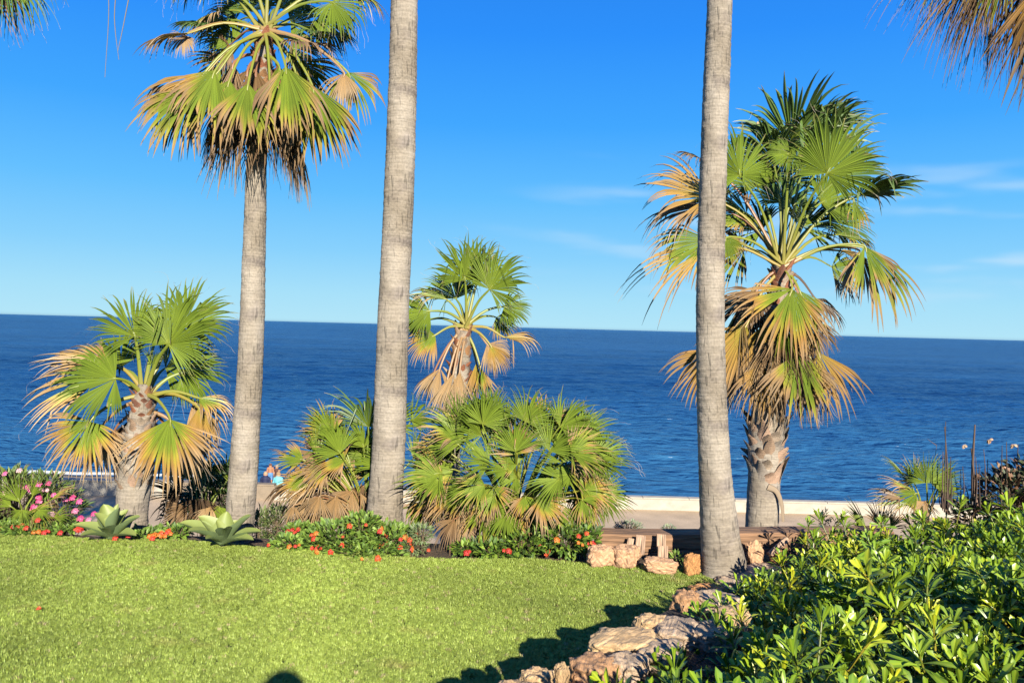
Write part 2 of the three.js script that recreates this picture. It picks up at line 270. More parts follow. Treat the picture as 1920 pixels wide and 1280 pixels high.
// one leaf: stalk from heart to hub, then a pleated fan of segments joined to about half their length
function frond(root, base, rng, f) {
  const { heart, hub, A, R, span = 210, kind = 'fresh', droop = .26, split = f.kind === 'fresh' || f.kind === 'blue' ? .65 : .56, fold = .32, cup = .12, arch = .12, ragged = .16, stalkR = .011 } = f;
  const h = hub.clone().sub(base), a = A.clone().normalize();
  let N = (f.N || V(.15, .5, 1)).clone(); N.addScaledVector(a, -N.dot(a)).normalize();
  const B = N.clone().cross(a).normalize(), n = Math.max(9, Math.round((f.n || 54) * span / 230)), dA = span * Math.PI / 180 / n, g = new Geo(), K = 10, down = V(0, -1, 0);
  const wind = f.wind || V(0, 0, 0), sway = rng() * 6.28, amp = (f.fan ?? 1), lop = (rng() - .5) * .9, wob = rng() * 6.28, brown = (rng() - .62) * .3, gap0 = Math.floor(rng() * n * 1.6), gapN = 1 + Math.floor(rng() * 3);
  for (let i = 0; i < n; i++) {
    const th = (i + .5 - n / 2) * dA, e = clamp(Math.abs(th / (span * Math.PI / 360) - lop * .5) + brown + .18 * Math.sin(th * 5 + wob), 0, 1.3), j = rng(), kink = rng() < .09 ? .35 + .5 * rng() : 9;
    if (rng() < .03 || (i >= gap0 && i < gap0 + gapN)) continue;
    const d = a.clone().multiplyScalar(Math.cos(th * amp)).addScaledVector(B, Math.sin(th * amp)).addScaledVector(N, cup * (1 - Math.cos(th)) + (rng() - .5) * .05).normalize();
    const b = a.clone().multiplyScalar(-Math.sin(th * amp)).addScaledVector(B, Math.cos(th * amp));
    const Ls = R * (.66 + .34 * Math.cos(th * .9)), L = Ls * (1 - ragged * Math.pow(rng(), 2) * 1.5) * (rng() < .08 ? .75 : 1), rs = Ls * split * (.92 + .12 * Math.sin(i * .7 + sway));
    const side = (rng() - .5) * .5, dr = droop * (.7 + .7 * rng()), tipK = rng() < .35 ? 1.8 : 1;
    let p = h.clone(), prev = null; const dir = d.clone();
    for (let k = 0; k <= K; k++) {
      const t = k / K, r = t * L;
      if (k) {
        const free = Math.max(0, (r - rs * .75) / (L - rs * .75 + 1e-6));
        dir.copy(d).addScaledVector(down, dr * (.22 * t + 1.9 * tipK * free * free)).addScaledVector(b, side * free).addScaledVector(wind, .3 * t + free).normalize(); if (t > kink) dir.lerp(V(side * .6, -1, .1), .75).normalize();
        p = p.clone().addScaledVector(dir, L / K);
      }
      let w = r * Math.tan(dA / 2 * amp) * 1.02; if (r > rs) w = rs * Math.tan(dA / 2 * amp) * Math.pow(Math.max(0, 1 - (r - rs) / (L - rs)), .75); w = Math.max(w, .0007);
      const c = frondColor(kind, t, e, j), c2 = [c[0] * 1.12, c[1] * 1.1, c[2] * 1.1], off = N.clone().multiplyScalar(fold * w * 2);
      const l = p.clone().addScaledVector(b, -w).add(off), mm = p.clone().sub(off), rr = p.clone().addScaledVector(b, w).add(off);
      const row = [g.v(l.x, l.y, l.z, c), g.v(mm.x, mm.y, mm.z, c2), g.v(mm.x, mm.y, mm.z, c2), g.v(rr.x, rr.y, rr.z, c)];
      if (prev) { g.q(prev[0], prev[1], row[1], row[0]); g.q(prev[2], prev[3], row[3], row[2]); }
      prev = row;
    }
    if ((kind === 'fresh' || kind === 'half') && rng() < .22 && R > .36) {          // loose fibre curling from the edge
      let q = p.clone(), fd = dir.clone().add(V(rng() - .5, rng() - .7, rng() - .5)).normalize(), pv = null;
      for (let k = 0; k < 5; k++) { const w = .0006, row = [g.v(q.x - w, q.y, q.z, GRYT), g.v(q.x + w, q.y + w, q.z, GRYT)]; if (pv) g.q(pv[0], pv[1], row[1], row[0]); pv = row; q = q.clone().addScaledVector(fd, .02 + .015 * rng()); fd.add(V(rng() - .5, rng() - .65, rng() - .5).multiplyScalar(.9)).normalize(); }
    }
  }
  const m = part('frond', g.build(), M.frond, root);
  if (heart) {
    const s = heart.clone().sub(base), len = s.distanceTo(h), mid = s.clone().lerp(h, .55).add(V(0, len * arch, 0)), pg = new Geo(), pts = curvePts([s, mid, h.clone().addScaledVector(a, -.004), h.clone().addScaledVector(a, R * .1)], 12);
    const sc = stalkColor[kind] || stalkColor.fresh, w = stalkR;
    tube(pg, pts, pts.map((_, k) => lerp(w * 1.9, w * .55, Math.pow(k / 12, .6))), 6, (t) => mix3(mix3(sc, [.4, .26, .08], .5), sc, sstep(0, .35, t)), .55);
    part('petiole', pg.build(), M.petiole, m);
  }
  return m;
}
// list entries: [hub x, hub y, toward camera m, fan direction in degrees, its lean toward camera, length px, span, kind, extra]
function fronds(root, base, D, heartPx, list, seed, defaults = {}) {
  const rng = rngOf(seed), heart = P(heartPx[0], heartPx[1], D);
  for (const [x, y, dz, ang, tz, R, span, kind, o = {}] of list) {
    const hub = P(x, y, D - dz), r = ang * Math.PI / 180;
    frond(root, base, rng, { heart: o.noStalk ? null : heart.clone().add(V((rng() - .5) * .05, (rng() - .5) * .05 - (o.low || 0), (rng() - .5) * .05)), hub, A: V(Math.cos(r), Math.sin(r), tz), R: R * M2(D), span, kind, ...defaults, ...o });
  }
}
// dead leaves hanging round a trunk
function skirt(root, base, D, cx, y0, y1, rad, count, seed, kinds, lenPx, squeeze = 1) {
  const rng = rngOf(seed);
  for (let k = 0; k < count; k++) {
    const a = (k + rng() * .7) / count * 6.28, y = lerp(y0, y1, rng()), out = rad * (.75 + .5 * rng()) * M2(D), c = P(cx, y, D), hub = c.clone().add(V(Math.cos(a) * out * squeeze, 0, Math.sin(a) * out));
    const st = P(cx, y - lenPx * .25, D), A = V(Math.cos(a) * .3, -1, Math.sin(a) * .3);
    frond(root, base, rng, { heart: st, hub, A, N: V(Math.cos(a), .3, Math.sin(a)), R: lenPx * (.8 + .4 * rng()) * M2(D), span: 55 + rng() * 60, kind: kinds[Math.floor(rng() * kinds.length)], droop: .5, split: .3, ragged: .3, fold: .5, n: 60 });
  }
}
function trunk(root, base, D, prof, opts = {}) {                       // prof: [x, y, width in px] bottom to top
  const pts = prof.map(([x, y]) => P(x, y, D)), cs = curvePts(pts, opts.rings || 170, base), g = new Geo(), ws = prof.map(p => p[2] * M2(D) / 2), ys = pts.map(p => p.y - base.y);
  const rad = (y) => { let k = 0; while (k < ys.length - 2 && ys[k + 1] < y) k++; return lerp(ws[k], ws[k + 1], clamp((y - ys[k]) / (ys[k + 1] - ys[k]))); };
  const sd = opts.seed || 0;
  tube(g, cs, (t, a, p) => rad(p.y) * (1 + .03 * fbm(Math.cos(a) * 1.4 + sd, p.y * 1.1, Math.sin(a) * 1.4, 3) * 2) + .0045 * noise.noise(Math.cos(a) * 2.5 + sd, p.y * 30, Math.sin(a) * 2.5) + .006 * Math.max(0, noise.noise(Math.cos(a) * 3 + sd, p.y * 7, Math.sin(a) * 3) - .2), 36, [1, 1, 1]);
  return part('trunk', g.build(), M.bark, root);
}
// old leaf bases lapping up a trunk
const bootGeo = [0, 1, 2].map((v) => {
  const g = new Geo(), rng = rngOf(90 + v), rows = 6; let prev = null;
  for (let k = 0; k <= rows; k++) {
    const t = k / rows, w = lerp(.5, .1, Math.pow(t, 1.3)) * (k === rows ? .6 : 1), out = .02 + .34 * t * t + (rng() - .5) * .04, row = [];
    for (let s = -2; s <= 2; s++) { const q = s / 2; row.push(g.v(q * w, t, out - q * q * w * .45 + (rng() - .5) * .02, grey(.8 + .35 * rng() - .15 * t), q * .3, t * .3)); }
    if (prev) for (let s = 0; s < 4; s++) g.q(prev[s], prev[s + 1], row[s + 1], row[s]);
    prev = row;
  }
  return g.build();
});
const bootMats = [[.5, .38, .27], [.42, .28, .18], [.56, .36, .24], [.36, .3, .24]].map(c => { const m = M.boot.clone(); m.color.setRGB(...c).multiplyScalar(K); return m; });
const bootRed = [[.36, .13, .06], [.28, .12, .07], [.4, .2, .08]].map(c => { const m = M.boot.clone(); m.color.setRGB(...c).multiplyScalar(K); return m; });
function boots(root, base, D, p0, p1, w0, w1, rows, per, mats, seed, size = 1) {
  const rng = rngOf(seed), a = P(p0[0], p0[1], D), b = P(p1[0], p1[1], D);
  for (let k = 0; k < rows; k++) for (let s = 0; s < per; s++) {
    const t = (k + .4 * rng()) / rows, an = (s + (k % 2) * .5 + .3 * (rng() - .5)) / per * 6.28, c = a.clone().lerp(b, t).sub(base), r = lerp(w0, w1, t) * M2(D) / 2;
    const m = part('leaf_base', bootGeo[Math.floor(rng() * 3)], mats[Math.floor(rng() * mats.length)], root), w = 2 * Math.PI * r / per * 1.5 * size, h = a.distanceTo(b) / rows * 1.9 * (.6 + .8 * rng()) * size;
    m.position.copy(c).add(V(Math.sin(an) * r * .93, 0, Math.cos(an) * r * .93)); m.rotation.set(0, an + (rng() - .5) * .2, (rng() - .5) * .7, 'YXZ'); m.scale.set(w, h, w * (.8 + .5 * rng()));
  }
}
const UPF = V(.1, 1, .35), EDGE = V(.2, 1, .15);

{ // short stout palm at the left
  const D = 6.1, base = P(246, 1003, D); const root = thing('fan_palm', base, 'short fan palm with green fans and tan skirts at far left', 'palm tree', 'fan palms');
  trunk(root, base, D, [[244, 1040, 64], [245, 1012, 62], [247, 960, 56], [252, 900, 62], [258, 850, 60], [265, 790, 48], [270, 740, 34], [271, 720, 22]], { seed: 3, rings: 80 });
  boots(root, base, D, [251, 925], [266, 790], 58, 46, 8, 8, bootMats, 11); boots(root, base, D, [266, 800], [270, 738], 44, 30, 5, 7, bootRed.concat(bootMats.slice(0, 1)), 12);
  fronds(root, base, D, [270, 742], [
    [345, 612, -.22, 58, -.3, 115, 190, 'fresh'], [310, 690, -.25, 20, -.2, 110, 180, 'fresh'], [225, 690, -.3, 130, -.3, 100, 180, 'fresh'], [290, 640, -.3, 90, -.4, 95, 190, 'fresh'],
    [252, 630, .08, 112, .05, 96, 215, 'fresh'], [315, 645, .18, 62, .1, 122, 250, 'fresh', { droop: .25 }],
    [205, 680, -.1, 168, .1, 140, 120, 'orange', { N: UPF }], [190, 705, -.05, 192, .1, 165, 110, 'half', { N: V(.1, .8, .7) }], [216, 710, .2, 192, .25, 122, 200, 'fresh', { N: V(.2, .55, 1) }],
    [345, 698, -.08, -8, .1, 95, 190, 'fresh'], [372, 746, .05, -12, .15, 85, 110, 'half', { N: UPF, droop: .8 }], [362, 752, -.05, -42, .1, 105, 110, 'tan', { droop: .9 }], [372, 765, .1, -75, .1, 85, 90, 'orange', { droop: .7 }],
    [167, 790, .2, 252, .25, 118, 190, 'half', { droop: .3 }], [318, 786, .28, 277, .2, 142, 135, 'half', { droop: .2, cup: .05 }], [190, 800, .05, 258, .1, 120, 140, 'tan'], [330, 800, .0, 285, .1, 130, 120, 'tan', { low: .1 }],
    [215, 805, -.1, 262, -.1, 110, 110, 'dead', { low: .1 }], [310, 800, -.15, 285, -.1, 120, 120, 'dead', { low: .1 }], [240, 790, -.2, 265, -.2, 110, 110, 'dark', { low: .08 }], [285, 690, .0, 75, .4, 45, 60, 'fresh']], 21);
}
{ // tall palm with its crown in view
  const D = 5.9, base = P(448, 1022, D); const root = thing('fan_palm', base, 'tall slender fan palm left of centre with shaggy brown skirt in view', 'palm tree', 'fan palms');
  trunk(root, base, D, [[445, 1030, 54], [447, 1000, 53], [455, 900, 53], [462, 800, 50], [468, 700, 47], [472, 600, 45], [475, 500, 42], [478, 400, 39], [480, 320, 37], [486, 200, 36], [493, 120, 34], [497, 60, 24]], { seed: 8, rings: 300 });
  boots(root, base, D, [485, 205], [496, 68], 38, 28, 9, 6, bootRed, 31);
  skirt(root, base, D, 484, 190, 245, 56, 20, 32, ['dead', 'dead', 'dark', 'dark', 'orange'], 132);
  skirt(root, base, D, 484, 130, 180, 62, 12, 33, ['dead', 'dead', 'edge', 'dark'], 130);
  fronds(root, base, D, [497, 58], [
    [440, 40, -.4, 170, -.2, 105, 190, 'fresh', { droop: .5 }], [545, 45, -.4, 10, -.2, 105, 190, 'fresh', { droop: .5 }], [470, 20, -.4, 110, -.3, 100, 200, 'blue'], [525, 15, -.45, 70, -.3, 100, 200, 'blue'], [430, 110, -.3, 235, -.2, 120, 150, 'edge'], [560, 115, -.35, 300, -.2, 120, 150, 'edge'], [590, 60, -.2, -10, .5, 100, 170, 'blue', { N: UPF, droop: .6 }], [400, 45, -.2, 185, .5, 95, 170, 'blue', { N: UPF, droop: .6 }], [452, -70, -.1, 125, -.1, 110, 200, 'fresh'], [505, -95, .1, 88, .1, 110, 210, 'fresh'], [560, -60, .1, 50, .1, 105, 210, 'fresh'], [420, -15, -.1, 170, .5, 105, 190, 'fresh', { N: UPF, droop: .9 }], [385, -40, -.25, 185, -.2, 110, 200, 'fresh', { N: UPF, droop: .9 }],
    [622, 4, .15, -38, .3, 95, 200, 'fresh', { N: V(-.1, .7, 1), droop: .8 }], [640, -20, -.1, -15, .1, 115, 190, 'edge', { N: UPF, droop: 1 }], [600, 30, -.3, -30, -.2, 100, 190, 'fresh', { droop: .8 }],
    [352, 62, .1, 190, .1, 112, 110, 'orange', { N: UPF, droop: .8 }], [345, 66, .05, 250, .2, 50, 190, 'tan', { droop: .8 }], [556, 80, -.05, -8, .55, 112, 150, 'dead', { N: UPF, droop: .7 }], [545, 88, -.2, -25, -.1, 90, 160, 'edge', { droop: .7 }],
    [430, 85, -.25, 215, -.1, 75, 180, 'dead', { droop: .7 }], [440, 75, -.3, 150, -.1, 85, 180, 'fresh'], [420, 20, -.2, 200, .1, 95, 170, 'edge', { N: UPF, droop: 1 }],
    [652, 136, .05, 298, .2, 112, 140, 'edge', { droop: .6, ragged: .3 }], [645, 138, .12, 262, .2, 75, 120, 'tan', { droop: .7 }],
    [383, 140, .1, 226, .2, 160, 90, 'orange', { droop: .7 }], [375, 150, .05, 232, .1, 165, 90, 'edge', { droop: .5 }], [402, 134, .4, 258, .3, 145, 95, 'edge', { droop: .6, cup: .02, ragged: .3 }], [412, 130, .2, 240, .3, 130, 90, 'half', { droop: .3 }],
    [360, 165, .25, 238, .2, 150, 100, 'edge', { droop: .4 }], [430, 150, .35, 262, .3, 140, 90, 'edge', { droop: .4 }], [505, 150, .38, 274, .3, 140, 85, 'edge', { droop: .4 }], [585, 160, .2, 285, .2, 150, 90, 'edge', { droop: .5 }], [465, 156, .45, 268, .25, 138, 90, 'edge', { droop: .5, cup: .02, ragged: .25 }], [535, 125, .42, 280, .25, 146, 100, 'edge', { droop: .6, cup: .02, ragged: .3 }], [560, 150, .1, 290, .2, 170, 90, 'edge', { droop: .4 }], [575, 170, .05, 292, .1, 165, 80, 'orange', { droop: .5 }], [520, 130, -.2, 280, -.2, 130, 130, 'dead']], 22, { stalkR: .009 });
}
function tallTrunk(D, prof, label, seed, crown) {
  const base = P(prof[0][0], prof[0][1] - 6, D); const root = thing('fan_palm', base, label, 'palm tree', 'fan palms');
  trunk(root, base, D, prof, { seed, rings: 420 });
  const top = prof[prof.length - 1], rng = rngOf(seed * 7 + 1), heart = P(top[0], top[1], D);
  for (let k = 0; k < crown; k++) { const a = k * 2.4, el = lerp(1.1, -.7, k / crown), hub = heart.clone().add(V(Math.cos(a) * Math.cos(el) * .6, Math.sin(el) * .6, Math.sin(a) * Math.cos(el) * .6)); frond(root, base, rng, { heart, hub, A: V(Math.cos(a), Math.sin(el) - .2, Math.sin(a)), N: V(0, 1, 0), R: .5, span: 210, kind: el > -.2 ? 'fresh' : 'half', droop: .6, n: 34 }); }
}
tallTrunk(6.0, [[720, 985, 74], [721, 960, 68], [725, 900, 63], [732, 750, 60], [737, 600, 58], [744, 450, 56.5], [750, 300, 55], [755, 150, 52], [758, 0, 50], [764, -300, 48], [768, -600, 46]], 'tall bare grey palm trunk left of centre whose crown is out of view', 41, 14);
tallTrunk(5.25, [[1358, 1085, 92], [1357, 1060, 84], [1351, 1010, 74], [1342, 900, 61], [1335, 750, 55], [1332, 600, 52], [1334, 450, 50.5], [1338, 300, 49], [1344, 150, 48], [1350, 0, 46], [1356, -300, 44], [1360, -600, 42]], 'tall bare grey palm trunk right of centre whose crown is out of view', 43, 14);
{ // small palm farther back in the middle
  const D = 8.4, base = P(846, 1010, D); const root = thing('fan_palm', base, 'small fan palm in the middle distance with folded tan dead leaves', 'palm tree', 'fan palms');
  trunk(root, base, D, [[845, 1060, 40], [845, 900, 36], [846, 840, 34], [856, 740, 38], [866, 660, 34], [872, 620, 22]], { seed: 14, rings: 80 });
  boots(root, base, D, [850, 770], [870, 625], 38, 26, 9, 6, bootRed.concat(bootMats.slice(0, 2)), 51);
  fronds(root, base, D, [872, 612], [
    [890, 525, -.2, 75, -.2, 95, 180, 'fresh'], [855, 560, -.25, 120, -.3, 85, 180, 'fresh'], [872, 525, .1, 98, .05, 94, 190, 'fresh', { droop: .2 }], [918, 542, .15, 52, .15, 92, 225, 'fresh', { droop: .25 }], [905, 500, -.1, 70, .2, 60, 90, 'fresh', { N: V(1, .3, .6) }],
    [838, 562, .05, 160, .1, 85, 110, 'edge', { N: UPF, droop: .6 }], [806, 583, .15, 188, .2, 72, 170, 'fresh'], [795, 600, -.1, 170, .2, 70, 150, 'fresh'], [816, 628, .15, 208, .2, 76, 140, 'half', { droop: .5 }], [945, 575, -.1, -12, .1, 62, 180, 'fresh'], [930, 595, -.25, -40, -.1, 60, 150, 'edge'],
    [946, 632, .05, 2, .1, 85, 90, 'orange', { N: UPF, droop: .8 }], [913, 645, .1, -42, .1, 68, 130, 'tan', { droop: .8 }], [920, 648, .12, -62, .1, 65, 90, 'orange', { droop: .6 }], [901, 690, .1, 285, .15, 66, 60, 'half', { droop: .1 }], [893, 680, 0, 278, .1, 80, 60, 'orange'],
    [825, 690, .15, 262, .2, 80, 90, 'tan', { droop: .4 }], [850, 700, .25, 258, .2, 85, 60, 'tan', { droop: .3 }], [862, 695, .22, 272, .2, 80, 55, 'tan', { droop: .3 }], [815, 695, .05, 255, .1, 65, 80, 'dead', { droop: .5 }], [838, 715, .2, 265, .2, 75, 70, 'tan'], [880, 690, -.1, 275, -.1, 75, 90, 'dark']], 23);
}
{ // large palm at the right with a hanging mass of leaves
  const D = 6.6, base = P(1430, 1003, D); const root = thing('fan_palm', base, 'large fan palm right of centre with a drooping orange-tipped crown', 'palm tree', 'fan palms');
  trunk(root, base, D, [[1428, 1060, 62], [1430, 960, 60], [1433, 900, 58], [1437, 840, 66], [1440, 780, 60], [1452, 650, 48], [1462, 560, 40], [1467, 510, 26]], { seed: 19, rings: 100 });
  boots(root, base, D, [1434, 905], [1438, 800], 60, 66, 6, 8, bootMats, 61, 1.1); boots(root, base, D, [1460, 600], [1467, 505], 42, 30, 7, 6, bootRed.concat(bootMats.slice(0, 1)), 62);
  skirt(root, base, D, 1446, 610, 680, 58, 22, 63, ['dead', 'dead', 'orange', 'tan', 'dark'], 128);
  skirt(root, base, D, 1450, 580, 620, 62, 12, 64, ['dead', 'orange', 'edge'], 120);
  const old = [1425, 915, 1466, 965]; // one dry leaf base hanging off the trunk
  { const g = new Geo(), pts = [P(1440, 912, D - .13), P(1456, 920, D - .14), P(1466, 945, D - .14), P(1469, 978, D - .13)].map(p => p.sub(base)); tube(g, curvePts(pts, 10), (t) => lerp(.026, .012, t), 6, [.36, .27, .18], .4); part('hanging_leaf_base', g.build(), M.twig, root); }
  fronds(root, base, D, [1467, 500], [
    [1430, 430, -.5, 150, -.3, 110, 190, 'fresh'], [1505, 425, -.5, 40, -.3, 110, 190, 'fresh'], [1555, 415, -.5, 15, -.2, 110, 180, 'blue'], [1395, 470, -.45, 195, -.2, 110, 170, 'edge', { droop: .6 }], [1560, 500, -.45, -20, -.2, 100, 160, 'edge', { droop: .6 }], [1470, 340, -.55, 90, -.2, 130, 210, 'blue'], [1580, 330, -.5, 40, -.1, 110, 180, 'blue'], [1360, 380, -.4, 160, -.1, 110, 180, 'edge'], [1500, 300, -.3, 75, -.3, 110, 190, 'fresh'], [1420, 350, -.35, 120, -.3, 105, 190, 'fresh'], [1540, 380, -.35, 30, -.3, 105, 190, 'fresh'], [1400, 400, -.3, 170, -.2, 100, 190, 'edge'], [1470, 380, -.35, 95, -.4, 100, 200, 'blue'], [1570, 440, -.3, 0, -.2, 95, 180, 'edge', { N: UPF, droop: .7 }],
    [1484, 268, -.35, 95, .95, 165, 150, 'blue', { N: V(0, 1, -.7), droop: .15 }], [1520, 270, -.45, 62, .9, 150, 150, 'blue', { N: V(-.3, 1, -.6), droop: .3 }], [1545, 300, -.45, 78, .8, 150, 110, 'blue', { N: V(-.3, 1, -.7), droop: .3 }], [1450, 300, -.45, 128, .8, 125, 150, 'blue', { N: V(.3, 1, -.7), droop: .3 }],
    [1481, 288, .3, 205, .35, 58, 230, 'fresh'], [1551, 325, .34, 62, .05, 122, 255, 'fresh', { droop: .2 }], [1388, 328, .34, 98, .05, 100, 240, 'fresh', { droop: .2 }],
    [1614, 366, -.35, 22, .75, 125, 160, 'blue', { N: V(-.4, 1, -.5), droop: .25 }], [1600, 372, .05, -80, .2, 75, 70, 'edge', { droop: .6 }],
    [1318, 300, -.15, 158, .2, 70, 130, 'dead', { N: UPF, droop: .7 }], [1330, 370, .05, 168, .15, 152, 120, 'orange', { N: V(.2, .7, 1), droop: .35 }], [1335, 385, -.1, 190, .1, 165, 110, 'dead', { N: UPF, droop: .8 }],
    [1362, 446, .2, 262, .25, 65, 200, 'edge', { droop: .4 }], [1330, 450, .05, 198, .15, 140, 120, 'edge', { N: V(.1, .7, 1), droop: .7 }], [1325, 468, .1, 203, .15, 205, 60, 'orange', { N: V(.1, .8, .8), droop: .45, split: .35 }],
    [1575, 470, -.05, -10, .1, 75, 120, 'orange', { N: UPF, droop: .9 }], [1622, 462, .12, 282, .22, 118, 115, 'edge', { droop: .25 }], [1628, 468, .05, 300, .1, 165, 75, 'edge', { droop: .35 }], [1612, 470, .0, 262, .1, 105, 80, 'tan', { droop: .6 }],
    [1400, 560, -.1, 245, .1, 120, 150, 'dark', { droop: .6 }], [1420, 545, .05, 235, .2, 90, 140, 'dead'], [1530, 560, -.05, -38, .3, 85, 150, 'dark', { N: UPF, droop: .7 }], [1515, 600, .0, 285, .1, 100, 130, 'dead'],
    [1486, 542, .3, 246, .3, 150, 150, 'half', { droop: .22, cup: .04 }], [1500, 545, .2, 290, .2, 100, 100, 'edge', { droop: .4 }], [1400, 610, .15, 235, .15, 160, 100, 'orange', { droop: .5 }], [1345, 655, .0, 236, .1, 135, 110, 'orange', { droop: .5 }],
    [1495, 665, .34, 272, .2, 138, 125, 'edge', { droop: .15, cup: .03, low: .3 }], [1535, 660, .22, 288, .2, 140, 100, 'orange', { droop: .35, low: .3 }], [1520, 672, .25, 282, .2, 105, 70, 'half', { droop: .2, low: .3 }], [1440, 680, .25, 258, .2, 120, 110, 'orange', { droop: .4, low: .3 }], [1470, 680, .1, 268, .1, 130, 110, 'dead', { low: .3 }]], 24, { stalkR: .0095 });
}
{ // crown reaching in at the upper right; its trunk stands out of frame
  const D = 7.6, base = P(2080, 1040, D); base.y = groundY(D); const root = thing('fan_palm', base, 'palm at the upper right corner showing only dry hanging leaf tips', 'palm tree', 'fan palms');
  trunk(root, base, D, [[2080, 1150, 80], [2075, 700, 66], [2072, 300, 62], [2070, -60, 56], [2070, -160, 40]], { seed: 23, rings: 120 });
  skirt(root, base, D, 2070, -60, 40, 95, 16, 71, ['dead', 'dark', 'dark', 'edge'], 170);
  const rq = rngOf(251), hang = [];
  for (let k = 0; k < 26; k++) { const t = rq(); hang.push([lerp(1800, 2040, t), lerp(-115, 30, t) - rq() * 40, (rq() - .5) * .8, lerp(212, 262, t) + (rq() - .5) * 26, (rq() - .5) * .3, 185 + rq() * 95, 35 + rq() * 45, ['dead', 'dark', 'dead', 'dark', 'edge', 'dark'][Math.floor(rq() * 6)], { droop: .5 + rq() * .7, split: .12 + rq() * .22, ragged: .4, n: 80, fold: .35 }]); }
  fronds(root, base, D, [2068, -180], [...hang,
    [1985, -70, .5, 238, .2, 250, 22, 'orange', { droop: .2, split: .7, n: 150, fold: .7 }], [2000, -60, .55, 246, .2, 300, 16, 'tan', { droop: .15, split: .7, n: 150, fold: .7 }], [1830, -150, 0, 205, .1, 190, 60, 'edge', { N: UPF, droop: 1, split: .25, n: 110 }], [1800, -110, -.3, 225, .1, 190, 55, 'dead', { droop: .8, split: .2, n: 90 }],
    [2000, -300, 0, 120, 0, 180, 200, 'fresh'], [2120, -300, 0, 60, 0, 180, 200, 'fresh'], [2190, -150, 0, 0, 0, 180, 200, 'edge'], [1940, -240, -.2, 170, 0, 170, 180, 'fresh', { N: UPF, droop: .8 }]], 25);
}
{ // crown tips at the upper left corner; trunk out of frame
  const D = 6.4, base = P(-150, 1000, D); const root = thing('fan_palm', base, 'palm at the upper left corner showing only drooping leaf tips and stalks', 'palm tree', 'fan palms');
  trunk(root, base, D, [[-150, 1005, 56], [-110, 400, 46], [-95, -60, 40], [-92, -120, 26]], { seed: 27, rings: 120 });
  fronds(root, base, D, [-92, -120], [
    [55, -62, .0, -48, .1, 105, 120, 'blue', { droop: .9, split: .35 }], [15, -45, -.1, -70, .1, 130, 120, 'fresh', { droop: .8, split: .4 }], [0, -40, .1, -42, .6, 160, 90, 'blue', { N: UPF, droop: .9, split: .35 }], [35, -70, .05, -20, .1, 115, 110, 'fresh', { N: UPF, droop: 1.1, split: .35 }], [-20, -30, .15, -62, .1, 130, 90, 'dead', { droop: .7, split: .3 }], [-30, -160, 0, 40, 0, 130, 200, 'fresh'], [-110, -200, 0, 100, 0, 130, 200, 'fresh'], [-200, -100, 0, 200, 0, 130, 200, 'edge', { droop: .8 }], [-150, -20, 0, 250, 0, 130, 120, 'dead']], 26);
  for (const pts of [[[-92, -120], [80, -230], [190, -110], [203, 0], [196, 145]], [[-92, -118], [100, -250], [212, -110], [214, 40], [222, 112]], [[-92, -116], [110, -250], [262, -110], [240, 0], [228, 60], [220, 96]]]) {
    const g = new Geo(); tube(g, curvePts(pts.map(([x, y], k) => P(x, y, D - .1 * k)), 30, base), (t) => lerp(.008, .0018, t), 5, (t) => mix3([.2, .19, .09], [.24, .19, .13], t)); part('flower_stalk', g.build(), M.twig, root);
  }
}
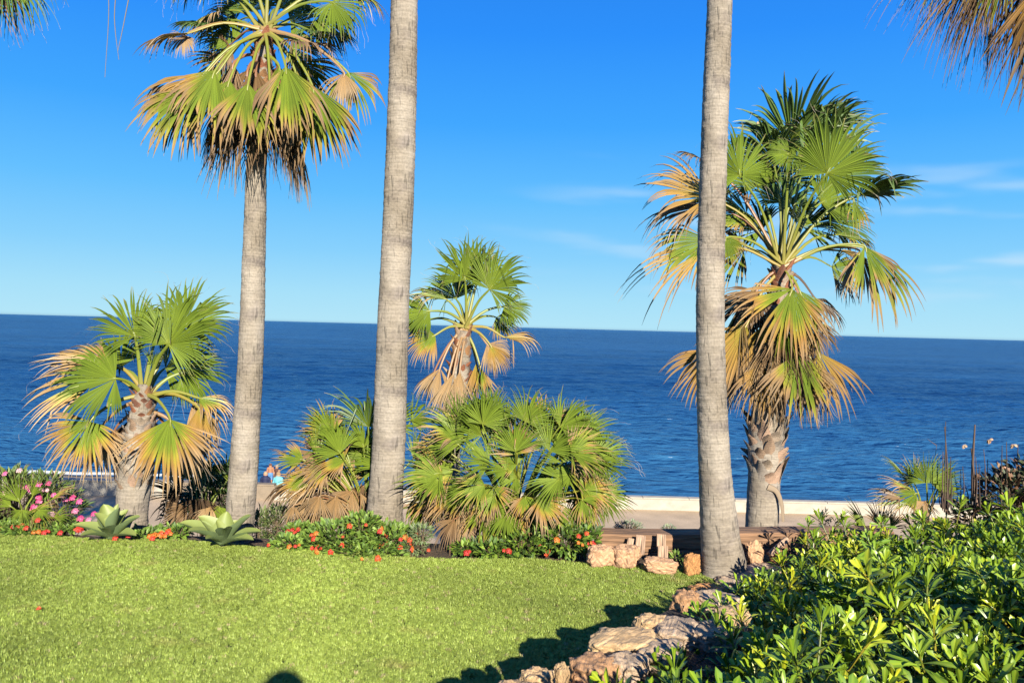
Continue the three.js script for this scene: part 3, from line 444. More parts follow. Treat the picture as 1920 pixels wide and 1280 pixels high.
// low clumps: fans on stalks springing from the ground
function clump(name, D, center, label, list, seed, extra) {
  const base = P(center[0], center[1], D); const root = thing(name, base, label, 'palm bush', 'low palm clumps');
  fronds(root, base, D, center, list, seed, { stalkR: .006, arch: .1, n: 38, split: .47, ...extra }); return root;
}
{
  const rng = rngOf(77), list = [];
  // leaves at the back and inside
  for (let k = 0; k < 46; k++) { const a = lerp(-12, 192, rng()), rr = 60 + 75 * Math.sqrt(rng()), x = 962 + Math.cos(a * Math.PI / 180) * rr * 1.2, y = 905 - Math.sin(a * Math.PI / 180) * rr * .95; list.push([x, y, -.45 + rng() * .75, a + (rng() - .5) * 50, (rng() - .4) * .9, 68 + rng() * 26, 150 + rng() * 50, rng() < .86 ? 'fresh' : rng() < .6 ? 'edge' : 'half', { droop: .1 + rng() * .25, N: V((rng() - .5) * .9, .6 + rng() * .5, 1) }]); }
  for (let k = 0; k < 26; k++) { const a = lerp(185, 355, rng()), rr = 40 + 70 * rng(), x = 965 + Math.cos(a * Math.PI / 180) * rr * 1.6, y = 915 - Math.sin(a * Math.PI / 180) * rr * .7; list.push([x, y, rng() * .5 - .1, 270 + (x - 965) * .35 + (rng() - .5) * 40, .1 + rng() * .3, 58 + rng() * 22, 110 + rng() * 60, ['half', 'edge', 'edge', 'dead', 'fresh', 'half'][Math.floor(rng() * 6)], { droop: .5 + rng() * .4, split: .45 }]); }
  list.push([905, 795, .2, 75, .15, 80, 190, 'fresh'], [985, 790, .15, 65, .1, 78, 180, 'fresh'], [1050, 800, .15, 40, .15, 88, 170, 'fresh'], [965, 838, .35, 40, .3, 55, 180, 'fresh'], [1075, 855, .2, 8, .15, 95, 150, 'fresh', { N: V(.1, .9, .6) }], [1085, 900, .2, -18, .15, 92, 140, 'edge', { N: V(.1, .9, .6), droop: .6 }], [860, 815, .15, 150, .15, 90, 140, 'edge', { N: V(.1, .9, .6) }], [850, 880, .2, 195, .2, 92, 130, 'half', { N: V(.1, .9, .7), droop: .5 }], [860, 920, .3, 225, .2, 85, 130, 'half'], [1040, 870, .35, 300, .3, 80, 120, 'edge'], [950, 960, .45, 265, .2, 62, 110, 'fresh', { droop: .1 }], [1060, 950, .4, 285, .2, 70, 100, 'edge'], [905, 925, .4, 250, .2, 65, 150, 'half'], [985, 930, .45, 275, .2, 60, 150, 'half'], [865, 985, .35, 262, .2, 45, 150, 'tan']);
  for (let k = 0; k < 22; k++) { const x = 862 + rng() * 215, y = 835 + rng() * 105; list.push([x, y, .3 + rng() * .3, lerp(90 - (x - 962) * .5, 270 + (x - 962) * .4, sstep(855, 930, y)) + (rng() - .5) * 60, .1 + rng() * .3, 55 + rng() * 20, 140 + rng() * 50, ['fresh', 'fresh', 'fresh', 'edge', 'half'][Math.floor(rng() * 5)], { droop: .15, N: V((rng() - .5) * .8, .7, .9) }]); }
  clump('dwarf_palm', 6.05, [962, 985], 'broad bushy dwarf palm clump in the middle of the bed', list, 78);
}
{
  const list = [[690, 800, .0, 100, .7, 120, 190, 'blue', { N: V(.2, 1, -.6) }], [735, 800, -.1, 70, .2, 85, 170, 'fresh'], [770, 790, -.1, 45, .2, 70, 160, 'fresh'], [622, 815, .0, 125, .1, 75, 140, 'edge'], [645, 862, .15, 165, .2, 70, 190, 'half'], [595, 855, .05, 95, .1, 62, 70, 'fresh', { N: V(1, .3, .7) }], [568, 862, .1, 165, .2, 60, 120, 'edge'], [640, 830, -.1, 150, .1, 70, 180, 'fresh'], [600, 900, .1, 195, .2, 80, 130, 'half', { N: UPF }], [545, 862, 0, 150, .1, 52, 60, 'dead', { N: UPF }],
    [575, 935, .2, 205, .2, 70, 120, 'tan', { droop: .6 }], [600, 930, .25, 250, .2, 85, 120, 'tan', { droop: .5 }], [550, 948, .3, 270, .2, 60, 90, 'tan', { droop: .2, split: .8 }], [630, 930, .2, 262, .2, 85, 120, 'tan', { droop: .5 }], [660, 920, .1, 240, .2, 90, 120, 'tan', { droop: .5 }], [680, 910, .0, 260, .2, 95, 130, 'dead'], [640, 900, -.2, 220, .1, 90, 150, 'dark'], [700, 880, -.2, 150, .1, 90, 150, 'edge'], [780, 905, 0, 20, .2, 70, 150, 'edge'], [775, 860, -.1, 40, .2, 70, 150, 'fresh'], [790, 950, .1, 300, .2, 65, 150, 'fresh'], [770, 940, .0, 330, .2, 70, 150, 'fresh'], [680, 860, -.2, 110, 0, 90, 180, 'blue'], [600, 960, .15, 258, .2, 70, 90, 'dead'], [640, 960, .2, 268, .2, 70, 100, 'tan'], [610, 880, 0, 170, .2, 70, 140, 'tan', { droop: .5 }]];
  const rg = rngOf(790); for (let k = 0; k < 16; k++) { const x = 560 + rg() * 160, y = 800 + rg() * 120; list.push([x, y, -.2 + rg() * .4, 150 - (x - 560) * .4 + (rg() - .5) * 60 + (y > 870 ? 60 : 0), rg() * .4, 60 + rg() * 28, 130 + rg() * 60, ['fresh', 'half', 'edge', 'tan', 'fresh'][Math.floor(rg() * 5)], { droop: .25 + rg() * .3 }]); } for (const e of list) if (e[7] === 'tan' || e[7] === 'dead') e[8] = { ...(e[8] || {}), split: .2 + rg() * .3, ragged: .5, fold: .6 };
  for (let k = 0; k < 20; k++) { const x = 545 + rg() * 140; list.push([x, 905 + rg() * 70, -.15 + rg() * .4, 255 + (x - 620) * .3 + (rg() - .5) * 70, rg() * .3, 45 + rg() * 45, 50 + rg() * 80, ['dead', 'tan', 'dark', 'dead', 'half'][Math.floor(rg() * 5)], { split: .15 + rg() * .3, ragged: .5, droop: .4 + rg() * .8, fold: .6, N: V(rg() - .5, .3 + rg(), 1) }]); }
  clump('dwarf_palm', 6.3, [690, 985], 'ragged dwarf palm clump with dry tan leaves behind the bare trunk', list, 79);
  clump('dwarf_palm', 5.75, [1735, 985], 'small dwarf palm clump behind the timber edging at right', [[1738, 905, .12, 88, .05, 62, 190, 'fresh', { droop: .1, split: .55, n: 60 }], [1755, 915, .1, 60, .1, 60, 150, 'fresh'], [1715, 905, -.05, 118, .1, 60, 150, 'edge'], [1700, 945, .15, 175, .1, 75, 80, 'edge', { N: UPF }], [1700, 895, 0, 138, .1, 62, 50, 'fresh', { N: V(.6, .8, .5) }], [1705, 915, .1, 160, .1, 62, 60, 'half', { N: UPF }], [1695, 935, .1, 165, .1, 72, 90, 'dead', { N: UPF, droop: .4 }], [1765, 905, .05, 62, .1, 55, 60, 'fresh'], [1720, 925, .1, 195, .1, 60, 120, 'edge'], [1760, 930, .0, 30, .1, 60, 120, 'edge'], [1735, 940, .1, 250, .2, 50, 150, 'tan']], 80, { n: 44 });
  clump('dwarf_palm', 6.0, [1640, 1015], 'low fan leaves beside the white wall above the timber', [[1625, 990, .05, 135, .1, 68, 85, 'fresh', { N: V(.5, .6, .8), droop: .1 }], [1650, 985, 0, 100, .1, 60, 100, 'tan', { droop: .1 }], [1660, 985, .1, 88, .15, 40, 60, 'fresh'], [1670, 990, 0, 50, .1, 45, 90, 'half']], 81, { n: 44 });
  clump('dwarf_palm', 6.9, [375, 985], 'dark shaded dwarf palm clump behind the left agave', [[360, 900, 0, 100, .8, 80, 170, 'blue', { N: V(0, 1, -.6) }], [395, 890, 0, 60, .8, 80, 170, 'blue', { N: V(-.2, 1, -.6) }], [340, 930, 0, 160, .3, 75, 150, 'dark'], [405, 925, 0, 20, .5, 75, 150, 'blue', { N: V(-.2, 1, -.6) }], [375, 935, .1, 270, .3, 60, 160, 'dark'], [350, 950, .1, 220, .2, 60, 120, 'dead'], [410, 950, .1, 290, .2, 60, 120, 'edge'], [380, 890, -.1, 85, .7, 75, 180, 'blue', { N: V(0, 1, -.6) }], [425, 900, -.1, 70, .2, 70, 150, 'fresh'], [395, 950, .2, 250, .2, 50, 110, 'tan']], 82);
  clump('dwarf_palm', 6.0, [45, 985], 'spiky green fan-leaved tuft among the pink flowers', [[35, 940, .1, 110, .1, 70, 110, 'fresh', { droop: .1, split: .3 }], [60, 930, 0, 70, .1, 60, 80, 'fresh', { split: .3 }], [90, 940, .05, 35, .1, 65, 60, 'half', { N: UPF, split: .4 }], [20, 950, .1, 150, .2, 55, 100, 'fresh', { split: .3 }], [70, 955, .15, 330, .2, 50, 160, 'edge', { split: .3 }], [40, 955, .2, 270, .2, 45, 170, 'fresh', { split: .3 }], [100, 970, .1, 20, .2, 45, 80, 'fresh']], 83);
}

// ---------------------------------------------------------------- leafy shrubs and flowers
function leafBlade(g, o, dir, nrm, len, wid, c, rows = 3, curl = .15) {   // pointed leaf
  const b = dir.clone().cross(nrm).normalize(); let prev = null;
  for (let k = 0; k <= rows; k++) {
    const t = k / rows, w = wid * Math.sin(Math.PI * Math.pow(t * .93 + .04, .85)) * .5, q = o.clone().addScaledVector(dir, len * t).addScaledVector(nrm, -curl * len * t * t), m = g.v(q.x, q.y, q.z, [c[0] * 1.1, c[1] * 1.1, c[2]]);
    const l = q.clone().addScaledVector(b, -w).addScaledVector(nrm, w * .35), r = q.clone().addScaledVector(b, w).addScaledVector(nrm, w * .35), L = g.v(l.x, l.y, l.z, c), R = g.v(r.x, r.y, r.z, c);
    if (prev) { g.q(prev[0], prev[1], m, L); g.q(prev[1], prev[2], R, m); } prev = [L, m, R];
  }
}
const flowerGeo = [0, 1, 2].map(v => { // a domed head of small five-lobed florets
  const g = new Geo(), rng = rngOf(300 + v);
  for (let k = 0; k < 17; k++) {
    const a = k * 2.4, rr = .92 * Math.sqrt(k / 17), c = V(Math.cos(a) * rr, .45 * (1 - rr * rr) + (rng() - .5) * .12, Math.sin(a) * rr), n = V(c.x * .8, .7, c.z * .8).normalize(), b1 = V(1, 0, .2).cross(n).normalize(), b2 = n.clone().cross(b1), col = grey(.75 + rng() * .4), m = g.v(c.x + n.x * .02, c.y + n.y * .02, c.z + n.z * .02, [col[0] * 1.1, col[1] * (1.1 + .5 * (rng() < .4)), col[2]]), ring = [];
    for (let s = 0; s < 10; s++) { const an = s / 10 * 6.28 + k, r = s % 2 ? .19 : .3, p = c.clone().addScaledVector(b1, Math.cos(an) * r).addScaledVector(b2, Math.sin(an) * r).addScaledVector(n, .05); ring.push(g.v(p.x, p.y, p.z, col)); }
    for (let s = 0; s < 10; s++) g.t(m, ring[s], ring[(s + 1) % 10]);
  }
  return g.build();
});
const petalMat = (r, g, b) => { const m = M.petal.clone(); m.color.setRGB(r, g, b).multiplyScalar(.8); return m; };
const REDS = [petalMat(.62, .035, .015), petalMat(.62, .07, .015), petalMat(.66, .17, .02), petalMat(.55, .025, .02)], PINKS = [petalMat(.72, .1, .3), petalMat(.78, .2, .38), petalMat(.8, .42, .5), petalMat(.66, .06, .22)];
// bush: lumps are [px, py, radius x px, radius y px, toward camera m]
function bush(name, D, lumps, label, category, o) {
  const rng = rngOf(o.seed), cx = lumps[0][0], base = V(P(cx, 1000, D).x, groundY(D) + .03, -D); const root = thing(name, base, label, category, o.group);
  const g = new Geo(), tw = new Geo(), tot = lumps.reduce((s, l) => s + l[2] * l[3], 0), heads = [];
  for (const [x, y, rx, ry, dz = 0] of lumps) {
    const c = P(x, y, D - dz).sub(base), sx = rx * M2(D), sy = ry * M2(D), n = Math.round(o.leaves * rx * ry / tot);
    for (let k = 0; k < n; k++) {
      const u = rng() * 2 - 1, a = rng() * 6.28, s = Math.sqrt(1 - u * u), nn = V(s * Math.cos(a), u, s * Math.sin(a)), lump = .82 + .5 * fbm(nn.x * 2.2 + x, nn.y * 2.2, nn.z * 2.2 + y, 2), rr = Math.cbrt(.25 + .75 * rng()) * lump;
      const p = c.clone().add(V(nn.x * sx * rr, nn.y * sy * rr, nn.z * Math.min(sx, .32) * rr)); if (p.y < .005) p.y = .005 + rng() * .03;
      const dir = nn.clone().multiplyScalar(.8).add(V(rng() - .5, rng() * .9 - .1, rng() - .5)).normalize(), nrm = V(rng() - .5, 1, rng() - .2).addScaledVector(dir, -.3).normalize(), tt = .7 + .6 * rng(), cc = o.colors[Math.floor(rng() * o.colors.length)];
      leafBlade(g, p, dir, nrm.addScaledVector(dir, -nrm.dot(dir)).normalize(), o.len * (.7 + .6 * rng()), o.wid * (.7 + .6 * rng()), [cc[0] * tt, cc[1] * tt, cc[2] * tt], 3);
      if (k % 9 === 0) tube(tw, [V(c.x * .6 + p.x * .4, Math.min(0, c.y - sy), p.z * .5 + c.z * .5), c.clone().lerp(p, .6).add(V(0, -.02, 0)), p], () => .0025, 4, [.16, .11, .06]);
    }
    for (let k = 0; k < Math.round((o.flowers || 0) * rx * ry / tot); k++) { const a = Math.PI * (.04 + .92 * rng()), el = rng() * 1.25 - .35, nn = V(Math.cos(a), Math.sin(el) , Math.sin(a) * .9).normalize(); const hp = c.clone().add(V(nn.x * sx * .98, nn.y * sy * .98, nn.z * Math.min(sx, .32))); for (let q = 0, n = rng() < .35 ? 3 : rng() < .5 ? 2 : 1; q < n; q++) heads.push([hp.clone().add(V((rng() - .5) * .07 * (q > 0), (rng() - .5) * .035 * (q > 0), (rng() - .5) * .04)), nn, .6 + .75 * rng()]); }
  }
  const fo = part('foliage', g.build(), o.mat || M.leaf, root); fo.userData.kind = 'stuff'; part('stems', tw.build(), M.twig, root).userData.kind = 'stuff';
  (o.heads || []).forEach(([x, y, s]) => heads.push([P(x, y, D - .2).sub(base), V((rng() - .5) * .6, .6, .9).normalize(), s]));
  for (const [p, nn, s] of heads) { const m = part('flower_head', flowerGeo[Math.floor(rng() * 3)], o.petals[Math.floor(rng() * o.petals.length)], root); p.y = Math.max(p.y, .03); m.position.copy(p); m.quaternion.setFromUnitVectors(V(0, 1, 0), nn.clone().add(V(0, .5, .3)).normalize()); m.scale.setScalar((o.head || .018) * (s || .75 + .5 * rng())); }
  return root;
}
const LG = [[.12, .21, .025], [.16, .26, .03], [.08, .15, .02], [.2, .3, .04]];
bush('lantana_bush', 5.75, [[640, 1010, 95, 36], [560, 1022, 62, 20, .05], [735, 1012, 58, 32], [680, 985, 40, 25], [690, 1030, 90, 16, .12], [560, 1000, 35, 22, -.15]], 'leafy bush dotted with red flowers below the bare centre trunk', 'flower bush', { seed: 401, leaves: 3600, len: .042, wid: .024, colors: LG, petals: REDS, flowers: 24, group: 'red flowering bushes', heads: [[542, 1027, 1.1], [588, 1010, 1.2], [655, 986, 1.2], [712, 996, 1.2], [768, 1012, 1.2], [640, 1022, 1.2], [750, 1026, 1.1], [803, 1040, .8]] });
bush('lantana_bush', 5.65, [[1060, 1010, 55, 34], [980, 1018, 60, 28], [1100, 1008, 28, 28], [930, 1030, 50, 18, .05], [880, 1030, 40, 16]], 'darker red flowering bush at the foot of the dwarf palm', 'flower bush', { seed: 402, leaves: 2600, len: .045, wid: .024, colors: [[.1, .19, .02], [.2, .3, .03], [.06, .11, .018]], petals: REDS, flowers: 8, group: 'red flowering bushes', heads: [[1044, 1012, 1.3], [1085, 1005, 1], [1100, 1000, 1]] });
bush('lantana_bush', 5.95, [[60, 995, 75, 16], [120, 998, 50, 13], [10, 998, 40, 14]], 'low strip of red flowers at the far left lawn edge', 'flower bush', { seed: 403, leaves: 1300, len: .04, wid: .022, colors: LG, petals: REDS, flowers: 13, group: 'red flowering bushes', heads: [[48, 990, 1.2], [70, 975, 1.2], [82, 1003, 1.2], [112, 1000, 1.2], [62, 1000, 1]] });
bush('lantana_bush', 5.85, [[275, 1006, 42, 10], [330, 1000, 28, 14]], 'few red flowers between the two agaves', 'flower bush', { seed: 404, leaves: 420, len: .04, wid: .022, colors: LG, petals: REDS, flowers: 6, group: 'red flowering bushes', heads: [[215, 1010, 1.2], [285, 1009, 1.2], [240, 1004, 1.1]] });
bush('oleander_bush', 6.2, [[30, 940, 75, 62], [110, 955, 52, 48], [-70, 940, 70, 70], [15, 905, 40, 28], [85, 915, 40, 28]], 'green bush covered in pink flowers at the far left', 'flower bush', { seed: 405, leaves: 3000, len: .07, wid: .016, colors: [[.13, .2, .03], [.09, .15, .03], [.18, .24, .05], [.16, .13, .07]], petals: PINKS, flowers: 30, head: .02, heads: [[135, 933, 1.4], [148, 940, 1.3], [140, 958, 1.3], [150, 972, 1.4], [165, 975, 1.3], [175, 963, 1.2], [72, 908, 1.2], [90, 906, 1.1], [100, 928, 1.1], [8, 888, 1.1], [35, 882, 1.1], [5, 925, 1]] });
bush('shrub', 7.3, [[400, 935, 62, 58], [345, 960, 40, 40]], 'dark green shrub in shade behind the tall left trunk', 'shrub', { seed: 406, leaves: 2000, len: .06, wid: .018, colors: [[.1, .16, .035], [.13, .19, .04], [.08, .13, .03]] });
bush('shrub', 6.5, [[520, 985, 30, 45], [490, 990, 34, 40]], 'shaded green shrub between the tall trunk and dry fan leaves', 'shrub', { seed: 407, leaves: 800, len: .06, wid: .012, colors: [[.1, .15, .04], [.16, .2, .06]] });
bush('shrub', 6.9, [[1180, 988, 34, 12], [1255, 992, 16, 8]], 'small silvery shrub behind the left timber', 'shrub', { seed: 408, leaves: 700, len: .022, wid: .007, colors: [[.28, .33, .24], [.24, .3, .16]] });
bush('shrub', 6.9, [[1545, 975, 12, 22], [1560, 985, 20, 12]], 'sparse dry shrub behind the right timber', 'shrub', { seed: 409, leaves: 160, len: .03, wid: .008, colors: [[.14, .15, .06], [.18, .13, .08]] });
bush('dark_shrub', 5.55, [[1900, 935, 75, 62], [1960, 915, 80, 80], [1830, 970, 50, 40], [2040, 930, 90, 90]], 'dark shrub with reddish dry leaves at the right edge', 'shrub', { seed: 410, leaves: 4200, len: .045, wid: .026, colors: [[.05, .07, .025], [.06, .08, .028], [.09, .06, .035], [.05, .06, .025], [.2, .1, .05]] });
bush('shrub', 5.6, [[775, 1022, 30, 20], [790, 1000, 25, 18]], 'grey green tuft between red flowers and dwarf palm', 'shrub', { seed: 411, leaves: 600, len: .035, wid: .008, colors: [[.2, .27, .12], [.16, .22, .07]] });
bush('shrub', 5.5, [[1268, 1050, 16, 16], [1180, 1058, 14, 8]], 'small green weed between the edging rocks', 'shrub', { seed: 412, leaves: 170, len: .035, wid: .009, colors: LG });
{ // dry upright stems
  const D = 5.6, base = P(1815, 990, D), root = thing('dead_stems', base, 'cluster of dark dry upright stems before the sea at right', 'dead plant'), rng = rngOf(505);
  const list = [[1772, 960, 1774, 790, .006], [1776, 955, 1772, 800, .009], [1826, 950, 1829, 796, .015], [1830, 950, 1822, 840, .012], [1750, 950, 1757, 835, .004], [1757, 835, 1740, 823, .003], [1878, 930, 1880, 835, .006], [1888, 930, 1888, 828, .006], [1908, 925, 1910, 832, .006]];
  for (let k = 0; k < 30; k++) { const x = 1762 + rng() * 120; list.push([x, 965 - rng() * 15, x + (rng() - .4) * 16, 838 + rng() * 85, .003 + rng() * .004]); }
  list.forEach(([x0, y0, x1, y1, r]) => { const g = new Geo(), dz = (rng() - .5) * .3, mx = (x0 + x1) / 2 + (rng() - .5) * 8; tube(g, curvePts([P(x0, y0, D + dz), P(mx, (y0 + y1) / 2, D + dz), P(x1, y1, D + dz)], 8, base), (t) => lerp(r, r * .35, t), 5, mix3([.06, .04, .03], [.16, .1, .07], rng())); part('stem', g.build(), M.twig, root); });
  [[1873, 868], [1880, 878], [1878, 890], [1856, 824], [1902, 833], [1878, 922], [1809, 834], [1856, 930]].forEach(([x, y]) => { const g = new Geo(), p = P(x, y, D - .02).sub(base); for (let k = 0; k < 4; k++) leafBlade(g, p, V(rng() - .5, rng() - .7, rng() - .3).normalize(), V(rng() - .5, .4, 1).normalize(), .03, .02, mix3([.5, .25, .14], [.45, .32, .2], rng()), 3, .4); part('dry_leaf', g.build(), M.leaf, root); });
}
// ---------------------------------------------------------------- agaves
function agave(D, at, leaves, label, seed) {
  const rng = rngOf(seed), base = P(at[0], at[1], D), root = thing('agave', base, label, 'agave', 'agaves at the lawn edge');
  for (const [tx, ty, dz, wpx] of leaves) {
    const tip = P(tx, ty, D - dz).sub(base), o = V((rng() - .5) * .03, .01, (rng() - .5) * .03), L = tip.distanceTo(o), g = new Geo(), mid = o.clone().lerp(tip, .5).add(V(0, L * .1, 0)), c = new THREE.QuadraticBezierCurve3(o, mid, tip), rows = 12; let prev = null;
    let face = V(-tip.x * .8, 1, -tip.z * .8 + .25);
    for (let k = 0; k <= rows; k++) {
      const t = k / rows, p = c.getPoint(t), d = c.getTangent(t), n = face.clone().addScaledVector(d, -face.dot(d)).normalize(), b = d.clone().cross(n).normalize(), w = wpx * 1.35 * M2(D) * .5 * (t < .5 ? lerp(.5, 1, sstep(0, .5, t)) : Math.pow(1 - (t - .5) / .5, .62)) + .0008, th = lerp(.016, .002, t), row = [];
      for (let s = -3; s <= 3; s++) { const q = s / 3, z = q * q * w * .55, v = p.clone().addScaledVector(b, q * w).addScaledVector(n, z), f = .93 + .07 * Math.abs(q) + .06 * noise.noise(q * 4, t * 8, seed); row.push(g.v(v.x, v.y, v.z, mix3([.25 * f, .33 * f, .12 * f], [.32 * f, .37 * f, .08 * f], t))); }
      for (let s = 3; s >= -3; s--) { const q = s / 3, z = q * q * w * .55 - th * (1 - q * q), v = p.clone().addScaledVector(b, q * w).addScaledVector(n, z); row.push(g.v(v.x, v.y, v.z, [.22, .3, .13])); }
      if (prev) for (let s = 0; s < 14; s++) g.q(prev[s], prev[(s + 1) % 14], row[(s + 1) % 14], row[s]); prev = row;
    }
    part('leaf', g.build(), M.agave, root);
  }
}
agave(5.7, [207, 1010], [[137, 984, .12, 24], [150, 1004, .25, 20], [193, 945, -.05, 30], [176, 962, .05, 26], [221, 944, -.1, 14], [240, 955, -.1, 26], [262, 968, .08, 24], [222, 952, .12, 20], [212, 960, .0, 22], [255, 1004, .15, 20], [190, 990, .25, 24]], 'pale green agave rosette before the stout left palm', 601);
agave(5.55, [418, 1020], [[336, 980, .1, 30], [352, 995, .25, 26], [371, 968, -.02, 30], [425, 958, -.05, 28], [470, 966, .08, 28], [489, 996, .12, 20], [405, 975, .0, 18], [420, 990, .28, 22], [445, 975, -.1, 22], [475, 1012, .2, 20], [385, 1010, .25, 20]], 'pale green agave rosette at the foot of the tall left trunk', 602);

// ---------------------------------------------------------------- rocks, timbers, boards
const rockGeo = [1, 2, 3, 4, 5].map(s => {
  const g = new THREE.IcosahedronGeometry(1, 14), p = g.attributes.position, uv = g.attributes.uv;
  for (let i = 0; i < p.count; i++) {
    const v = V(p.getX(i), p.getY(i), p.getZ(i)), b = Math.max(Math.abs(v.x), Math.abs(v.y), Math.abs(v.z)); v.multiplyScalar(lerp(1, .78 / b, .55));
    const n = fbm(v.x * 1.3 + s * 5, v.y * 1.3, v.z * 1.3, 3), r = Math.abs(fbm(v.x * 2.6 + s, v.y * 3.4, v.z * 2.6 + s, 4)), f = fbm(v.x * 9, v.y * 9 + s, v.z * 9, 3);
    v.multiplyScalar(1 + n * .42 - r * .3 + f * .07); p.setXYZ(i, v.x, v.y, v.z); uv.setXY(i, v.x * .5 + v.z * .35 + s, v.y * .6 + v.z * .3);
  }
  const m = g.toNonIndexed ? g : g; const t = mergeByPosition(m); t.computeVertexNormals(); return t;
});
function mergeByPosition(g) {                                          // weld corners so that the shading is smooth
  const p = g.attributes.position, uv = g.attributes.uv, map = new Map(), np = [], nu = [], ix = [];
  for (let i = 0; i < p.count; i++) { const k = [p.getX(i), p.getY(i), p.getZ(i)].map(v => v.toFixed(5)).join(); if (!map.has(k)) { map.set(k, np.length / 3); np.push(p.getX(i), p.getY(i), p.getZ(i)); nu.push(uv.getX(i), uv.getY(i)); } ix.push(map.get(k)); }
  const o = new THREE.BufferGeometry(); o.setAttribute('position', new THREE.Float32BufferAttribute(np, 3)); o.setAttribute('uv', new THREE.Float32BufferAttribute(nu, 2)); o.setIndex(ix); return o;
}
function ground(px, py, y = 0) { const d = P(px, py, 1).sub(camera.position); return camera.position.clone().addScaledVector(d, (EYE - y) / -d.y); }
let rk = 0;
const wallTop = (d) => lerp(.45, .04, sstep(3.2, 5.0, d));
const stoneWall = thing('stone_wall', V(.7, 0, -4), 'low dry stone wall of tan and grey stones edging the lawn under the hedge', 'wall');
{ // rubble and earth behind the facing stones
  const g = new Geo(); let prev = null;
  for (let k = 0; k <= 60; k++) { const t = k / 60, x0 = lerp(-.55, 1.5, t), d0 = 2.5 + x0 / .492 * .87, row = [[-.02, -.05], [.04, .55], [.1, 1], [.7, 1], [2.6, .9], [2.7, -.1]].map(([o, h]) => g.v(x0 + o * .87 - .7, h * (wallTop(d0) - .06) + fbm(x0 * 6, o * 6, 3) * .05, -(d0 - o * .492) + 4, [1, 1, 1], x0 + o, d0)); if (prev) for (let q = 0; q < 5; q++) g.q(prev[q], row[q], row[q + 1], prev[q + 1]); prev = row; }
  part('earth_fill', g.build(), M.soil, stoneWall);
}
function stone(px, py, wpx, hpx, mat, label, depth = .8, turn = 0, tilt = 0) {   // px, py: middle of the stone as seen
  let y = .2, at; for (let k = 0; k < 4; k++) { at = ground(px, py, y); y = wallTop(-at.z) - .02; } const sc = -at.z / F, m = part('stone', rockGeo[rk++ % 5], M[mat], stoneWall); m.userData.label = label;
  const w = wpx * sc / 2 * 1.05; m.position.set(at.x - .7, y - .02, at.z + 4); m.scale.set(w, Math.max(.06, hpx * sc * .62), w * depth); m.rotation.set(0, turn, tilt);
}
function rock(px, py, wpx, hpx, mat, label, depth = .8, turn = 0, tilt = 0, y = .02) {   // px, py: middle of its foot
  const at = ground(px, py, y), s = -at.z / F; const m = whole('rock', rockGeo[rk++ % 5], M[mat], label, 'rock', 'stones of the garden edging');
  const w = wpx * s / 2 * 1.08, h = hpx * s / 2 * 1.12; m.position.set(at.x, y + h * .62, at.z - w * depth * .4); m.scale.set(w, h, w * depth); m.rotation.set(0, turn, tilt);
}
stone(1007, 1272, 74, 34, 'rockTan', 'tan stone nearest the bottom of the frame', .8, .3);
stone(1052, 1262, 36, 20, 'rockTan', 'small tan stone between two larger ones', .8, 1);
stone(1112, 1250, 104, 40, 'rockBrown', 'long brown stone in leaf shade', .9, .4);
stone(1176, 1246, 90, 36, 'rockGrey', 'grey stone in shade', .9, .8);
stone(1172, 1202, 136, 46, 'rockTan', 'largest pale tan stone', .8, -.25, .06);
stone(1220, 1168, 70, 40, 'rockTan', 'yellowish upright stone', .8, .5);
stone(1275, 1182, 112, 34, 'rockGrey', 'flat grey stone under leaf shadows', 1, .2);
stone(1284, 1138, 62, 46, 'rockBrown', 'dark brown stone', .8, .9);
stone(1342, 1138, 92, 30, 'rockGrey', 'broad pale grey stone', 1, .5);
stone(1324, 1106, 70, 42, 'rockOrange', 'rust orange stone', .8, .2);
stone(1370, 1160, 84, 30, 'rockTan', null, .9, 1.3);
stone(1388, 1086, 105, 30, 'rockGrey', 'wide flat grey stone', 1, .1);
stone(1430, 1072, 110, 26, 'rockGrey', null, .8, .4);
stone(1330, 1188, 90, 30, 'rockGrey', null, 1, 2); stone(1240, 1222, 90, 30, 'rockGrey', null, 1, 1.2); stone(960, 1300, 90, 40, 'rockTan', null, .9, .6); stone(900, 1340, 100, 44, 'rockGrey', null, .9, 1.6);
rock(1126, 1058, 54, 40, 'rockPink', 'pinkish rock left of the boards', .8, .2);
rock(1176, 1060, 60, 42, 'rockPink', 'pinkish rock below the leaning boards', .8, .9);
rock(1240, 1072, 66, 28, 'rockPink', 'low flat pinkish rock right of the boards', .6, 0, -.12);
rock(1298, 1075, 33, 44, 'rockOrange', 'upright orange block left of the trunk', .7, .2);
rock(1417, 1060, 34, 54, 'rockPink', 'jagged orange rock right of the trunk', .6, .4, .25);
rock(1462, 1058, 40, 28, 'rockOrange', 'small orange rock beside the tilted board', .8, 1.2);
